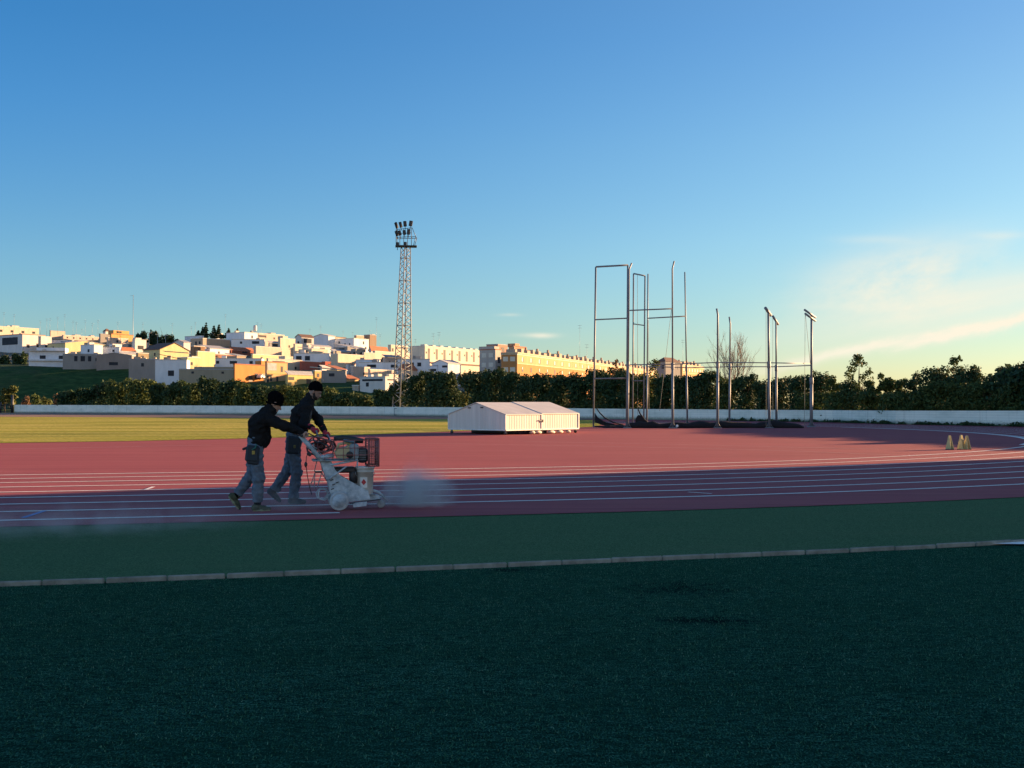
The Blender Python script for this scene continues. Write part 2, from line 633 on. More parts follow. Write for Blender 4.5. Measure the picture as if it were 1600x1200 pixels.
# strips of turf in front
KERB = [(-260, 914.5), (0, 907), (160, 902), (400, 893), (730, 880.2), (900, 873), (1100, 865), (1300, 857), (1520, 846.5), (1600, 841.5), (1900, 826)]
kerb_pts = [G(a, b, .03) for a, b in KERB]
pts = [lane(EDGE + .02, -18.0), lane(EDGE + .02, -4), lane(EDGE + .02, 0)]
for k in range(1, 26):
    pts.append(lane(EDGE + .02, k * 1.2))
pts = [lane(EDGE - .3, -25.0)] + [p for p in [lane(EDGE - .3, -10.), lane(EDGE - .3, 0)] + [lane(EDGE - .3, k * 1.2) for k in range(1, 26)]]
pts2 = [Vector((p.x, p.y, 0)) for p in kerb_pts]
sheet('turf_strip', pts + [Vector((30, 8, 0))] + list(reversed(pts2)) + [Vector((-30, 5.0, 0))], -.008, M_STRIP)
sheet('turf', [Vector((p.x, p.y, 0)) for p in kerb_pts] + [Vector((30, 18, 0)), Vector((60, 10, 0)), Vector((60, -60, 0)), Vector((-60, -60, 0)), Vector((-60, 3, 0))], -.02, M_TURF)

# concrete edging
mb = MB()


def kerb_at(s):
    acc = 0
    for a, b in zip(kerb_pts[:-1], kerb_pts[1:]):
        L = (b - a).length
        if acc + L >= s:
            return a.lerp(b, (s - acc) / L)
        acc += L
    return kerb_pts[-1]


tot = sum((b - a).length for a, b in zip(kerb_pts[:-1], kerb_pts[1:]))
s = 0
while s < tot - 1:
    L = .53 * random.uniform(.93, 1.07)
    a, b = kerb_at(s + .003), kerb_at(s + L - random.choice((.003, .004, .012)))
    c = (a + b) / 2
    d = b - a
    mb.box((c.x, c.y, -.002 + random.uniform(-.004, .004)), (d.length, .034, .056), rz=math.atan2(d.y, d.x) + random.uniform(-.008, .008), bevel=.010)
    s += L
M_CONC = mat('concrete', (.20, .215, .19), .95, spec=.1, var=.35, scale=6, bump=.3, bscale=60)
tag(mb.build('kerb', M_CONC), kind='structure')

# white line on the pitch at the right
mb = MB()
a, b, c, d = G(1516, 848.2), G(1600, 844.2), G(1602, 851.5), G(1562, 849.8)
dv = (b - a).normalized()
mb.add([(a.x, a.y, .002), (d.x, d.y, .002), (c.x + 1, c.y - .08, .002), (b.x + 1, b.y + dv.y, .002)], [(0, 1, 2, 3)])
tag(mb.build('pitch_line', M_LINE, fix=False), kind='structure')

# infield grass
g = [(-700, 706), (0, 692.5), (200, 689.5), (400, 685), (560, 680), (690, 675), (800, 670.5), (905, 668), (930, 666.8), (948, 661), (930, 656.2), (760, 654.9), (600, 654.5), (320, 652.8), (0, 651), (-300, 650.2)]
sheet('infield_grass', [G(*q) for q in g], .012, M_GRASS)

# grey far apron between the grass and the wall
fp = [(-700, 649.0), (0, 651.2), (320, 653.0), (600, 654.8), (760, 655.2), (930, 656.4)] + [(900, 655.0), (800, 653.0), (600, 650.0), (320, 647.2), (22, 645.1), (-300, 643.8)]
sheet('far_path', [G(*q) for q in fp], .02, surf('grey_tarmac', lambda nt, v: (ramp_node(nt, noise_node(nt, v, .4, 5), [(.3, (.24, .155, .115)), (.7, (.34, .225, .17))]), None, None), .95, .05))

# short blades standing on the near pitch
gb = np.random.default_rng(17)
nB = 420000
by = np.sqrt(gb.random(nB)) * 7.6 + 3.7
bx = (gb.random(nB) - .5) * 1.12 * by
kx_ = np.array([p.x for p in kerb_pts]); ky_ = np.array([p.y for p in kerb_pts])
keep = by < np.interp(bx, kx_, ky_) - .03
bx, by = bx[keep], by[keep]
cl = np.sin(bx * 21 + np.sin(by * 17) * 2) * np.sin(by * 26 + np.sin(bx * 13) * 2)
keep = (cl + gb.normal(size=len(bx)) * .9) > -.6
for (px, py, rx, ry) in ((1062, 916, .45, .30), (1105, 965, .34, .14), (800, 887, .32, .13)):
    g_ = G(px, py)
    rr_ = ((bx - g_.x) / rx) ** 2 + ((by - g_.y) / ry) ** 2 + .35 * np.sin(bx * 23 + by * 9) + .35 * np.sin(by * 31 - bx * 14)
    keep &= ~((rr_ < 1) & (gb.random(len(bx)) < .5))
bx, by = bx[keep], by[keep]
nB = len(bx)
ang = gb.random(nB) * 6.283
hgt = .006 + .009 * gb.random(nB)
wd = .0018 + .0020 * gb.random(nB)
lean = gb.random(nB) * .016
la_ = gb.random(nB) * 6.283
base = np.stack([bx, by, np.full(nB, -.021)], 1)
dv_ = np.stack([np.cos(ang), np.sin(ang), np.zeros(nB)], 1) * wd[:, None]
tip = base + np.stack([np.cos(la_) * lean, np.sin(la_) * lean, hgt], 1)
Vb = np.stack([base - dv_, base + dv_, tip], 1).reshape(-1, 3)
mb_ = bpy.data.materials.new('turf_blade'); mb_.use_nodes = True
ntb = mb_.node_tree; bsb = ntb.nodes['Principled BSDF']
bsb.inputs['Roughness'].default_value = .8; bsb.inputs['Specular IOR Level'].default_value = .1
geo_ = ntb.nodes.new('ShaderNodeNewGeometry')
ntb.links.new(ramp_node(ntb, geo_.outputs['Random Per Island'], [(0, (.008, .045, .028)), (.6, (.022, .11, .065)), (.93, (.05, .17, .10)), (1, (.13, .25, .17))]), bsb.inputs['Base Color'])
tag(mesh_np('turf_blades', Vb, np.arange(3 * nB).reshape(nB, 3), mb_), kind='stuff')
# ------------------------------------------------------------------ hillside and town
def lerp(a, b, t):
    return a + (b - a) * t


def smooth(t):
    t = max(0.0, min(1.0, t))
    return t * t * (3 - 2 * t)


def zof(Y):
    """height of the hill's general slope at depth Y (left half)"""
    if Y < 225:
        return -.1
    if Y < 300:
        return lerp(-.1, 7.7, ((Y - 225) / 75) ** 1.6)
    Yc = min(Y, 530)
    z = 1.5 + Yc * (34 + (Yc - 300) / 3.3) / F
    if Y > 530:
        z += (min(Y, 600) - 530) * .02 - max(0, Y - 620) * .03
    return z


def terrain(x, Y):
    u = x / max(Y, 1)
    z = zof(Y)
    # steep grass bank on the left
    b = smooth((-u - .285) / .07)
    if b > 0 and Y < 384:
        zb = lerp(.0, zof(384), smooth((Y - 338) / 46)) if Y > 338 else (-.1 if Y < 225 else max(-.1, (Y - 225) / 113 * .6 - .1))
        z = lerp(z, zb, b)
    k = 1 - .93 * smooth((u + .16) / .26)
    if Y > 430:
        z -= 6 * smooth((u + .25) / .1) * smooth((Y - 430) / 60)
    if Y > 540:
        z -= 4 * smooth((Y - 540) / 40)
    z = z * k
    if Y > 235:
        z += .25 * math.sin(x * .13 + Y * .05) + .18 * math.sin(x * .31 - Y * .21)
    return z


def _hill(nt, v):
    sx = nt.nodes.new('ShaderNodeSeparateXYZ')
    nt.links.new(v, sx.inputs[0])
    a = noise_node(nt, v, .05, 6, .65)
    b = noise_node(nt, map_node(nt, v, scale=(.6, 1, 2)), .5, 6, .7)
    c = ramp_node(nt, b, [(.3, (.018, .042, .016)), (.52, (.035, .075, .026)), (.75, (.075, .115, .04))])
    c = mix_node(nt, ramp_node(nt, a, [(.5, (0, 0, 0)), (.75, (.6, .6, .6))]), c, (.10, .085, .05))
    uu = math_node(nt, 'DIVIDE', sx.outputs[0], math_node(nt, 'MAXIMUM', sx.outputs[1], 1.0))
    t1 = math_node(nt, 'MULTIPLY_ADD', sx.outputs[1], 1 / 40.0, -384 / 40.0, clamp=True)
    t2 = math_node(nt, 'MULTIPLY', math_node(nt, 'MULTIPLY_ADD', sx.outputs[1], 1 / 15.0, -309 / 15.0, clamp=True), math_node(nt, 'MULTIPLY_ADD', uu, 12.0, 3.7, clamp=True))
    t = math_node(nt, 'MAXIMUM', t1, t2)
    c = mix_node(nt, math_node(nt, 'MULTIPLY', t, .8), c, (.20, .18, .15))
    return c, b, (1.0, .5)


M_HILL = surf('hill_grass', _hill, .95, .05)
xs = np.concatenate([np.arange(-420, -60, 5.0), np.arange(-60, 420, 15.0)])
ys = np.concatenate([np.arange(215, 420, 4.0), np.arange(420, 800, 12.0), [900, 1200, 1700]])
V = [(x * (y / 330 if y > 330 else 1), y, terrain(x * (y / 330 if y > 330 else 1), y)) for y in ys for x in xs]
nx = len(xs)
Fq = [(j * nx + i, j * nx + i + 1, (j + 1) * nx + i + 1, (j + 1) * nx + i) for j in range(len(ys) - 1) for i in range(nx - 1)]
tag(mesh_np('hillside', V, Fq, M_HILL, smooth=True), kind='structure')


def wallmat(c, var=.10):
    c = tuple(x * .86 for x in c)
    key = 'plaster_%03d_%03d_%03d' % tuple(int(x * 255) for x in c)
    return mat(key, c, .92, var=var, scale=.55, stretch=(1, 1, .35), spec=.15, detail=6)


WHITE = (.64, .62, .60)
CREAM = (.58, .52, .42)
PINK = (.56, .45, .38)
YEL = (.60, .53, .30)
GREY = (.30, .29, .28)
OCHRE = (.55, .34, .14)
ORANGE = (.52, .20, .08)
PEACH = (.58, .36, .19)
BEIGE = (.33, .30, .23)
TAN = (.42, .34, .26)
SHADED_WHITE = (.74, .77, .82)  # white houses seen mainly in shade, its blue cast put into the colour
M_GLASS = mat('dark_window_glass', (.03, .035, .045), .6, var=.3, scale=.4, spec=.12)
M_SHUT = mat('pale_blind', (.55, .52, .45), .7)
M_DOORB = mat('brown_door', (.10, .06, .04), .6)
M_TILE = mat('terracotta_tiles', (.33, .115, .06), .9, var=.3, scale=2.5, stretch=(1, 1, 1))
M_TILED = mat('brown_tiles', (.13, .075, .06), .9, var=.3, scale=2.5)
M_RGREY = mat('grey_roofing', (.30, .31, .33), .85, var=.2, scale=1.0)
M_RWHITE = mat('pale_roofing', (.50, .48, .45), .9, var=.15, scale=1.0)
M_ROOFS = {'tile': M_TILE, 'brown': M_TILED, 'grey': M_RGREY, 'white': M_RWHITE}


def depth_of(yb):
    return 300 + (600 - yb) * 3.3


HOUSES = []


def house(label, x0, xc, x1, yt, yb, wall=WHITE, roof='flat', rcol='white', rise=1.6, Z=None, win_r=(), win_l=(), name='house', cat='house',
          over=.25, hut=None, beta=None, group='houses on the hillside', Lb=None, La=None, wall_l=None, door_r=None, tank=False, par=.0):
    """corner nearest the camera at column xc; lit face runs right to x1, shaded face left to x0"""
    Y = Z if Z else depth_of(yb)
    Cn = P(xc, yt, Y)
    u = Cn.x / Y
    if beta is None:
        beta = math.atan2(1, u) * .5 + math.pi / 4 + .01 if x1 - xc < 3 else R(56)
    else:
        beta = R(beta)
    a = Vector((math.cos(beta), math.sin(beta), 0))
    b = Vector((-math.sin(beta), math.cos(beta), 0))

    def length(px, d, dflt):
        uu = (px - 800) / F
        den = d.x - d.y * uu
        L = (Y * uu - Cn.x) / den if abs(den) > 1e-6 else dflt
        return L if .5 < L < 400 else dflt
    La = La or (length(x1, a, 8) if x1 - xc >= 3 else 4.0)
    Lb = Lb or (length(x0, b, 5) if xc - x0 >= 1 else 3.0)
    zt = Cn.z
    zb = min(terrain(Cn.x, Y), terrain(Cn.x + a.x * La, Y + a.y * La), terrain(Cn.x + b.x * Lb, Y + b.y * Lb)) - 1.0
    zb = min(zb, P(xc, yb, Y).z)
    H = zt - zb
    o = Vector((Cn.x, Y, zb))
    th = thing(name, label, cat, o, group)

    def q(s, t, z):
        return a * s + b * t + Vector((0, 0, z))
    hv = H
    mb = MB()
    if roof == 'gable':       # gable triangle shows on the right-hand face, ridge runs along b
        poly = [q(0, 0, 0), q(La, 0, 0), q(La, 0, hv), q(La / 2, 0, hv + rise), q(0, 0, hv)]
        mb.prism(poly, b * Lb)
    elif roof == 'gable_l':   # gable triangle on the left-hand face, ridge along a
        poly = [q(0, 0, 0), q(0, Lb, 0), q(0, Lb, hv), q(0, Lb / 2, hv + rise), q(0, 0, hv)]
        mb.prism(poly, a * La)
    else:
        mb.prism([q(0, 0, 0), q(La, 0, 0), q(La, Lb, 0), q(0, Lb, 0)], (0, 0, hv))
    mb.build('wall', wallmat(wall), th)
    r = MB()
    mr = M_ROOFS[rcol]
    e, t = over, .22
    if roof == 'gable':
        for s0, s1 in ((-e, La / 2 + .02), (La + e, La / 2 - .02)):
            k0 = hv - rise * e / (La / 2) + .02
            r.prism([q(s0, -e, k0), q(s1, -e, hv + rise + .03), q(s1, -e, hv + rise + t), q(s0, -e, k0 + t)], b * (Lb + 2 * e))
    elif roof == 'gable_l':
        for s0, s1 in ((-e, Lb / 2 + .02), (Lb + e, Lb / 2 - .02)):
            k0 = hv - rise * e / (Lb / 2) + .02
            r.prism([q(-e, s0, k0), q(-e, s1, hv + rise + .03), q(-e, s1, hv + rise + t), q(-e, s0, k0 + t)], a * (La + 2 * e))
    elif roof == 'hip':
        rd = min(La, Lb) / 2
        vs = [q(-e, -e, hv + .01), q(La + e, -e, hv + .01), q(La + e, Lb + e, hv + .01), q(-e, Lb + e, hv + .01)]
        if La > Lb:
            vs += [q(rd, Lb / 2, hv + rise), q(La - rd, Lb / 2, hv + rise)]
            fs = [(0, 1, 5, 4), (1, 2, 5), (2, 3, 4, 5), (3, 0, 4), (0, 3, 2, 1)]
        else:
            vs += [q(La / 2, rd, hv + rise), q(La / 2, Lb - rd, hv + rise)]
            fs = [(0, 1, 4), (1, 2, 5, 4), (2, 3, 5), (3, 0, 4, 5), (0, 3, 2, 1)]
        r.add(vs, fs)
    elif roof == 'mono':      # single slope falling towards the near-left face
        r.prism([q(-e, -e, hv + .02), q(-e, Lb + e, hv + rise), q(-e, Lb + e, hv + rise + t), q(-e, -e, hv + t)], a * (La + 2 * e))
    else:
        # parapet rim around a slightly lower deck
        w = .22
        for (s0, s1, t0, t1) in ((-.06, La + .06, -.06, w), (-.06, La + .06, Lb - w, Lb + .06), (-.06, w, w + .002, Lb - w - .002), (La - w, La + .06, w + .002, Lb - w - .002)):
            r.prism([q(s0, t0, hv + .003), q(s1, t0, hv + .003), q(s1, t1, hv + .003), q(s0, t1, hv + .003)], (0, 0, .28))
    ro = r.build('roof', mr, th)
    if hut:                   # stair head on the roof: (fraction along a, fraction along b, size a, size b, height)
        for (fa, fb, sa, sb, hh) in (hut if isinstance(hut[0], tuple) else (hut,)):
            m2 = MB()
            m2.prism([q(La * fa, Lb * fb, hv), q(La * fa + sa, Lb * fb, hv), q(La * fa + sa, Lb * fb + sb, hv), q(La * fa, Lb * fb + sb, hv)], (0, 0, hh))
            m2.build('roof_hut', wallmat(wall), th)

    _rs = random.Random(int(abs(x0 * 31 + xc * 17 + yt * 7)))

    def opening(face, f0, z0, w, h, glass=True, nm='window'):
        L = La if face == 'r' else Lb
        m2 = MB()
        c = f0 * L
        w = min(w, L * .8)
        if face == 'r':
            pl = [q(c - w / 2, -.05, z0), q(c + w / 2, -.05, z0), q(c + w / 2, -.05, z0 + h), q(c - w / 2, -.05, z0 + h)]
            m2.prism(pl, b * .1)
        else:
            pl = [q(-.05, c - w / 2, z0), q(-.05, c + w / 2, z0), q(-.05, c + w / 2, z0 + h), q(-.05, c - w / 2, z0 + h)]
            m2.prism(pl, a * .1)
        return m2.build(nm, M_GLASS if glass is True else glass, th)
    for (fr, d, w, h) in win_r:       # d: metres of window top below the eaves
        opening('r', fr, hv - d - h, w, h)
    for (fr, d, w, h) in win_l:
        opening('l', fr, hv - d - h, w, h)
    if door_r:
        for (fr, d, w, h) in (door_r if isinstance(door_r[0], tuple) else (door_r,)):
            opening('r', fr, hv - d - h, w, h, M_DOORB, 'door')
    if name == 'house':
        # everyday clutter: a few more windows, roof huts, chimneys
        if len(win_r) == 0 and x1 - xc >= 12 and 'blank' not in label and 'windowless' not in label and 'plain' not in label:
            for k in range(_rs.choice((1, 2, 2, 3))):
                opening('r', _rs.uniform(.15, .85), hv - _rs.choice((2.3, 2.5, 4.4)), _rs.uniform(.6, 1.1), _rs.uniform(.9, 1.4))
        if len(win_l) == 0 and xc - x0 >= 8 and 'blank' not in label and 'windowless' not in label:
            opening('l', _rs.uniform(.3, .7), hv - 2.4, .9, 1.2)
        if roof == 'flat' and La > 3 and Lb > 2.5:
            for k in range(_rs.choice((1, 2, 2, 3))):
                sa, sb, hh = _rs.uniform(.8, 2.6), _rs.uniform(.8, 1.8), _rs.uniform(.5, 1.5)
                fa, fb = _rs.uniform(.3, max(.31, La - sa - .3)), _rs.uniform(.3, max(.31, Lb - sb - .3))
                m2 = MB()
                m2.prism([q(fa, fb, hv + .005), q(fa + sa, fb, hv + .005), q(fa + sa, fb + sb, hv + .005), q(fa, fb + sb, hv + .005)], (0, 0, hh))
                m2.build('roof_hut' if sa > 1.4 else 'chimney', wallmat(_rs.choice((WHITE, CREAM, GREY, TAN, PINK))), th)
    HOUSES.append((label, Cn, Y, hv))
    th['_'] = 0
    del th['_']
    return th, q, La, Lb, hv, a, b


def row(n, d, w, h, f0=.1, f1=.9):
    return [(f0 + (f1 - f0) * (i / (n - 1) if n > 1 else .5), d, w, h) for i in range(n)]


# --- crest, far left
house('long cream flat block at the top of the hill above the brown terrace house', -40, -25, 60, 508.5, 524, CREAM, win_r=row(5, 1.6, 1.6, 1.2), hut=((.55, .3, 4, 3, 1.2),))
house('white house with a brown shaded terrace, its lit gable end by a tree shadow', -30, 35, 70, 522.5, 553, WHITE, win_r=[(.25, 4.2, 1.3, 1.4), (.66, 3.6, 1.0, 1.6)], win_l=[(.5, 1.0, 12, 3.2)], rcol='tile', Lb=19)
house('small sunlit white annexe stepped down beside the terrace house', 62, 64, 80, 526, 551, WHITE, win_r=[(.5, 3.6, 1.2, 1.2)], beta=58)
house('pink windowless box house standing on the crest among thin aerials', 76.5, 79, 101, 517, 531, PINK, rcol='grey')
house('long low white terrace behind the pink box on the crest', 96, 99, 160, 524, 531, PINK, rcol='white', win_r=row(6, .6, .8, .8), hut=((.3, .3, 3, 3, .8), (.7, .3, 2, 2, .9)))
house('grey roofed house in shade behind the white balcony house', 78, 112, 112, 532, 548, SHADED_WHITE, 'mono', 'grey', rise=2.0, Lb=14, win_l=[(.25, .5, 2.0, .6)])
h = house('white house with a long recessed balcony above the grass bank', 48, 102, 103, 549, 573, SHADED_WHITE, Z=392, win_l=[(.62, 1.6, 2.0, 1.7), (.12, 1.6, 1.5, 1.6)], Lb=12.6, hut=((.3, .02, 6, 10.0, 1.4),), cat='house')
th_, q_, La_, Lb_, hv_, a_, b_ = h
m2 = MB(); m2.prism([q_(-.9, .1, hv_ - 3.6), q_(-.9, Lb_ - .1, hv_ - 3.6), q_(-.9, Lb_ - .1, hv_ - 2.9), q_(-.9, .1, hv_ - 2.9)], a_ * .85); m2.build('balcony', wallmat(SHADED_WHITE), th_)
m2 = MB(); m2.prism([q_(-.95, -.05, hv_ - .02), q_(-.95, Lb_, hv_ - .02), q_(-.95, Lb_, hv_ + .18), q_(-.95, -.05, hv_ + .18)], a_ * .88); m2.build('balcony_roof', M_RWHITE, th_)
house('big house with a wide pale yellow sunlit gable end and grey roof', 80, 102, 166, 536, 556, YEL, 'gable', 'grey', rise=1.4, Lb=13, Z=452)
house('pale flat house in shade in front of the big yellow gable', 109, 147, 151, 539, 561, SHADED_WHITE, Z=425, Lb=9, La=4, win_l=[(.4, 1.6, 1.2, 1.2)])
house('rough concrete house shell with dark openings above the grass bank', 102, 158, 159, 554, 577, GREY, Z=381, win_l=[(.3, .6, 1.1, 1.9), (.48, .6, 1.5, 1.9), (.66, .6, 1.1, 1.9), (.1, 1.2, 1.2, 1.2)], Lb=13, rcol='grey')
house('low brown block house with one long white window above the bank', 158, 206, 208, 556, 579, (.29, .25, .23), 'gable_l', 'grey', Z=378, rise=1.0, win_l=[(.52, 2.3, 3.0, 1.1)], Lb=12, over=.1)
house('small grey flat house behind the brown block house', 158.5, 187, 188, 543, 560, SHADED_WHITE, win_l=[(.3, .9, .8, .9)], Lb=8)
house('pale pink terrace with a plain sunlit wall below the ochre house', 166, 169, 200, 528, 546, PINK, win_r=[(.45, .8, 1.0, 1.0)], beta=60)
house('tiny white tower house under a dark pyramid roof on the crest', 160, 165, 172, 517.5, 533, WHITE, 'hip', 'brown', rise=1.4)
house('grey flat block in front of the tiny tower house', 154, 157, 173, 522, 535, GREY, rcol='grey')
house('ochre block house with two dark openings on its roof hut', 171, 174, 208, 522, 537, OCHRE, hut=((.1, .1, 9, 4, 2.0),), win_r=[(.3, -1.6, 1.0, .9), (.42, -1.6, 1.0, .9)], rcol='tile', beta=58)
house('low house with a broad red tile roof below the ochre block', 178, 183, 212, 547.5, 557, WHITE, 'hip', 'tile', rise=1.6, win_r=[(.3, .6, 1.5, 1.0)])
house('sunlit white cottage with an old round arch by the red tile roof', 206, 211, 228, 531, 552, WHITE, win_r=[(.5, 2.4, 3.0, 1.6)], hut=(.1, .2, 3, 2, 1.0))
house('long low grey house under the dark crest trees', 208, 211, 240, 529.5, 541, GREY, rcol='white', win_r=[(.4, .8, 1.6, .7)])
house('tall house with a pale yellow gable and brown tiled roof', 231, 250, 295, 546, 572, YEL, 'gable', 'brown', rise=2.7, Lb=10, wall_l=GREY, Z=395)
house('bare grey block wall house stepping down at the end of the bank', 208, 249, 250, 562, 589, (.33, .30, .28), Z=362, rcol='grey', Lb=10)
house('roofless ruin of stone between the red roof and the brown tiled house', 212, 216, 232, 552, 575, (.33, .27, .18), win_r=[(.4, .8, 1.2, 1.6)])
h = house('shaded white house with a square window and a brown pergola on top', 250, 292, 293, 563, 591, SHADED_WHITE, win_l=[(.5, 3.2, 1.8, 1.7)], Lb=9.5, La=7)
th_, q_, La_, Lb_, hv_, a_, b_ = h
m2 = MB()
for k in range(4):
    m2.prism([q_(.3 + k * 1.8, 1.2, hv_ + .2), q_(.3 + k * 1.8, 8.8, hv_ + 1.9), q_(.3 + k * 1.8, 8.8, hv_ + 2.05), q_(.3 + k * 1.8, 1.2, hv_ + .35)], a_ * .12)
m2.build('pergola', M_TILED, th_)
m2 = MB(); m2.prism([q_(1.5, -.2, hv_ + 2.4), q_(1.5, 7.5, hv_ + 2.9), q_(1.5, 7.5, hv_ + 3.0), q_(1.5, -.2, hv_ + 2.5)], a_ * 4.5); m2.build('canopy', M_RGREY, th_)
house('low stepped pale yellow house wall left of the taller yellow one', 291.5, 293, 313, 559, 585, YEL, Z=345, beta=58)
house('tall blank pale yellow house behind the long beige wall', 306, 309, 336, 549.5, 585, YEL, Z=352, beta=60)
house('long windowless beige wall house in shade with two small holes', 292, 365, 367, 578, 597, BEIGE, win_l=[(.2, .5, .7, .6), (.75, .5, .7, .6)], Lb=15.5, hut=((.1, .02, 4, 11, .9),), rcol='grey')
house('low salmon outhouse at the left end of the orange house', 353, 356, 368, 578.5, 597, ORANGE, rcol='tile', beta=58)
house('bright orange house with a dark doorway above the hedge', 364, 367, 417, 569.5, 597, (.56, .25, .09), rcol='tile', win_r=[(.66, 2.4, 1.3, 1.6), (.93, 3.2, 1.0, 1.3)], door_r=(.48, 3.0, 1.6, 2.4), beta=60, hut=(.82, .05, 2.2, 2.5, 1.5))
h = house('two storey peach house with a grey panel and tall narrow windows', 414, 417, 449, 566, 598, PEACH, rcol='tile', win_r=[(.72, 1.0, .9, 1.7), (.2, 4.0, .8, 1.5), (.5, 4.0, .8, 1.5), (.05, 4.0, .8, 1.8)], beta=60)
th_, q_, La_, Lb_, hv_, a_, b_ = h
m2 = MB(); m2.prism([q_(La_ * .02, -.06, hv_ - 2.3), q_(La_ * .46, -.06, hv_ - 2.3), q_(La_ * .46, -.06, hv_ - .2), q_(La_ * .02, -.06, hv_ - .2)], b_ * .05); m2.build('panel', M_RGREY, th_)
m2 = MB(); m2.prism([q_(0, -.12, hv_ - 3.35), q_(La_, -.12, hv_ - 3.35), q_(La_, -.12, hv_ - 3.1), q_(0, -.12, hv_ - 3.1)], b_ * .11); m2.build('string_course', wallmat(OCHRE), th_)
house('low yellow house with a garage door behind the taller worker', 446, 450, 492, 585.5, 602, (.62, .46, .20), 'mono', 'grey', rise=1.0, win_r=[(.12, .6, 2.2, .9)], door_r=(.76, .9, 1.8, 2.0), beta=58)
house('small ochre annexe with a boxed roof at the end of the yellow house', 489, 492, 502, 580, 602, OCHRE, beta=58, win_r=[(.5, .6, 1.0, 1.0)])
# --- behind the front row
house('row of low white houses in shade behind the orange house', 340, 409, 411, 561, 580, SHADED_WHITE, win_l=[(.15, .7, 1.1, 1.0), (.4, .7, 2.4, 1.0), (.62, .7, 1.0, 1.0), (.85, .7, .8, 1.0)], Lb=24, La=8)
house('long pale yellow terrace above the white row', 392, 395, 440, 554, 572, YEL, beta=60, win_r=[(.3, .7, 1.0, .9)])
house('reddish brick house with pale trim behind the yellow wall', 333, 336, 368, 553.5, 570, (.30, .16, .12), win_r=row(3, 1.0, 1.4, 1.0), beta=58, rcol='white')
house('small tan house between the brick one and the pink terrace', 352, 370, 384, 556, 571, TAN, 'mono', 'grey', rise=1.0)
house('wide cream house with a flat grey canopy in the middle of the slope', 416, 419, 472, 561, 583, CREAM, rcol='grey', win_r=[(.3, .5, 6.0, .8), (.8, 2.2, .9, 1.0)], beta=59, hut=(.5, .3, 4, 3, 1.4))
house('pink white house with two dark slit windows', 396, 400, 440, 541.5, 562, PINK, win_r=[(.25, 3.2, .7, 1.8), (.42, 3.2, .7, 1.8)], beta=58)
house('tall cream house stepped above the slit window house', 434, 438, 461, 529, 556, CREAM, win_r=[(.6, 2.6, .9, 1.0)], beta=58, hut=(.2, .2, 3, 3, 1.2))
house('dark roofed lean-to with shaded terrace beside the tall cream house', 419, 421, 438, 536, 552, GREY, 'mono', 'grey', rise=.8, beta=58, win_r=[(.5, .3, 3, 1.0)])
house('rough tan block house with a long blank sunlit wall', 297, 317, 359, 529, 546, TAN, win_l=[(.25, 1.2, 1.0, 1.6), (.55, 1.2, 1.0, 1.6)], beta=58)
house('low grey shed roof in front of the rough tan block', 310, 328, 360, 544.5, 558, SHADED_WHITE, 'mono', 'grey', rise=1.6, beta=60)
house('brown patched house below the left end of the tan block', 297, 303, 320, 541, 560, (.30, .19, .12), rcol='white', win_r=[(.5, .8, 1.2, .9)])
house('pale grey house on the crest left of the pine trees', 280, 315, 318, 525, 541, SHADED_WHITE, win_l=[(.5, .8, 1.2, .8)], Lb=12)
house('white gabled house in half shade below the pale grey crest house', 270, 287, 297, 535, 556, WHITE, 'gable_l', 'grey', rise=1.0)
house('red tiled low roof beside the pink slit window house', 358, 361, 396, 547, 559, (.33, .12, .08), 'mono', 'tile', rise=1.3, beta=60, win_r=[(.6, .3, 3.0, .7)])
house('tall white shaded house below the water tank', 353, 382, 402, 519.5, 543, SHADED_WHITE, win_l=[(.6, 3.0, 1.0, 1.2), (.3, 4.2, 1.0, 1.2)], beta=56)
house('long white sunlit block at the crest right of the water tank', 400, 404, 444, 521, 540, PINK, win_r=[(.15, .7, 5, 1.0), (.6, 1.3, 1.0, 1.0)], beta=58, hut=(.5, .3, 3, 3, .9))
house('long white house in shade under the water tank', 372, 412, 414, 531, 549, SHADED_WHITE, win_l=[(.25, .6, 3.2, 1.2), (.7, .8, 1.0, 1.0)], Lb=14, La=5)
h = house('gabled house with a dark deep balcony on the crest', 461, 471, 490, 526.5, 547, WHITE, 'gable_l', 'brown', rise=1.2, win_r=[(.5, .6, 4.6, 2.0)], win_l=[(.5, 1.9, 1.2, 2.0)], beta=52)
house('white house with a wide blank shaded gable on the crest', 490, 513, 523, 525, 548, SHADED_WHITE, 'gable_l', 'white', rise=1.0, beta=54)
house('house with a sagging brown butterfly roof on the crest', 512, 516, 540, 526, 541, CREAM, 'mono', 'brown', rise=-1.0, beta=58, win_r=[(.4, .6, 1.6, 1.0)])
house('long white house with small windows left of the brown tower', 520, 553, 576, 529, 548, SHADED_WHITE, win_l=[(.2, 2.0, .8, 1.3), (.42, 2.0, .8, 1.3), (.7, 1.0, .9, .9)], beta=56)
house('square brown tower house at the right end of the crest', 568.5, 578, 588, 523.5, 545, (.30, .22, .16), rcol='grey', win_l=[(.45, 1.2, 1.2, 1.6)], beta=55)
house('low cluster house with grey sheet roofs under the long white house', 521, 543, 566, 542, 556, GREY, 'mono', 'grey', rise=1.4, beta=56, win_l=[(.4, .5, 3, .8)])
house('cream house with a flat white roof under the gabled crest house', 466, 487, 512, 545, 563, CREAM, 'mono', 'white', rise=.8, beta=58, win_l=[(.5, .6, 3, 1.4)])
house('white shaded house with two dark upper windows', 471, 515, 517, 553, 573, SHADED_WHITE, win_l=[(.86, .8, 2.0, 1.6), (.62, .8, 1.8, 1.6), (.1, 3.2, .8, .9)], Lb=13, La=4)
house('long low red brick wall house in the middle of the slope', 468, 471, 505, 565.5, 580, (.40, .12, .09), beta=60, rcol='tile')
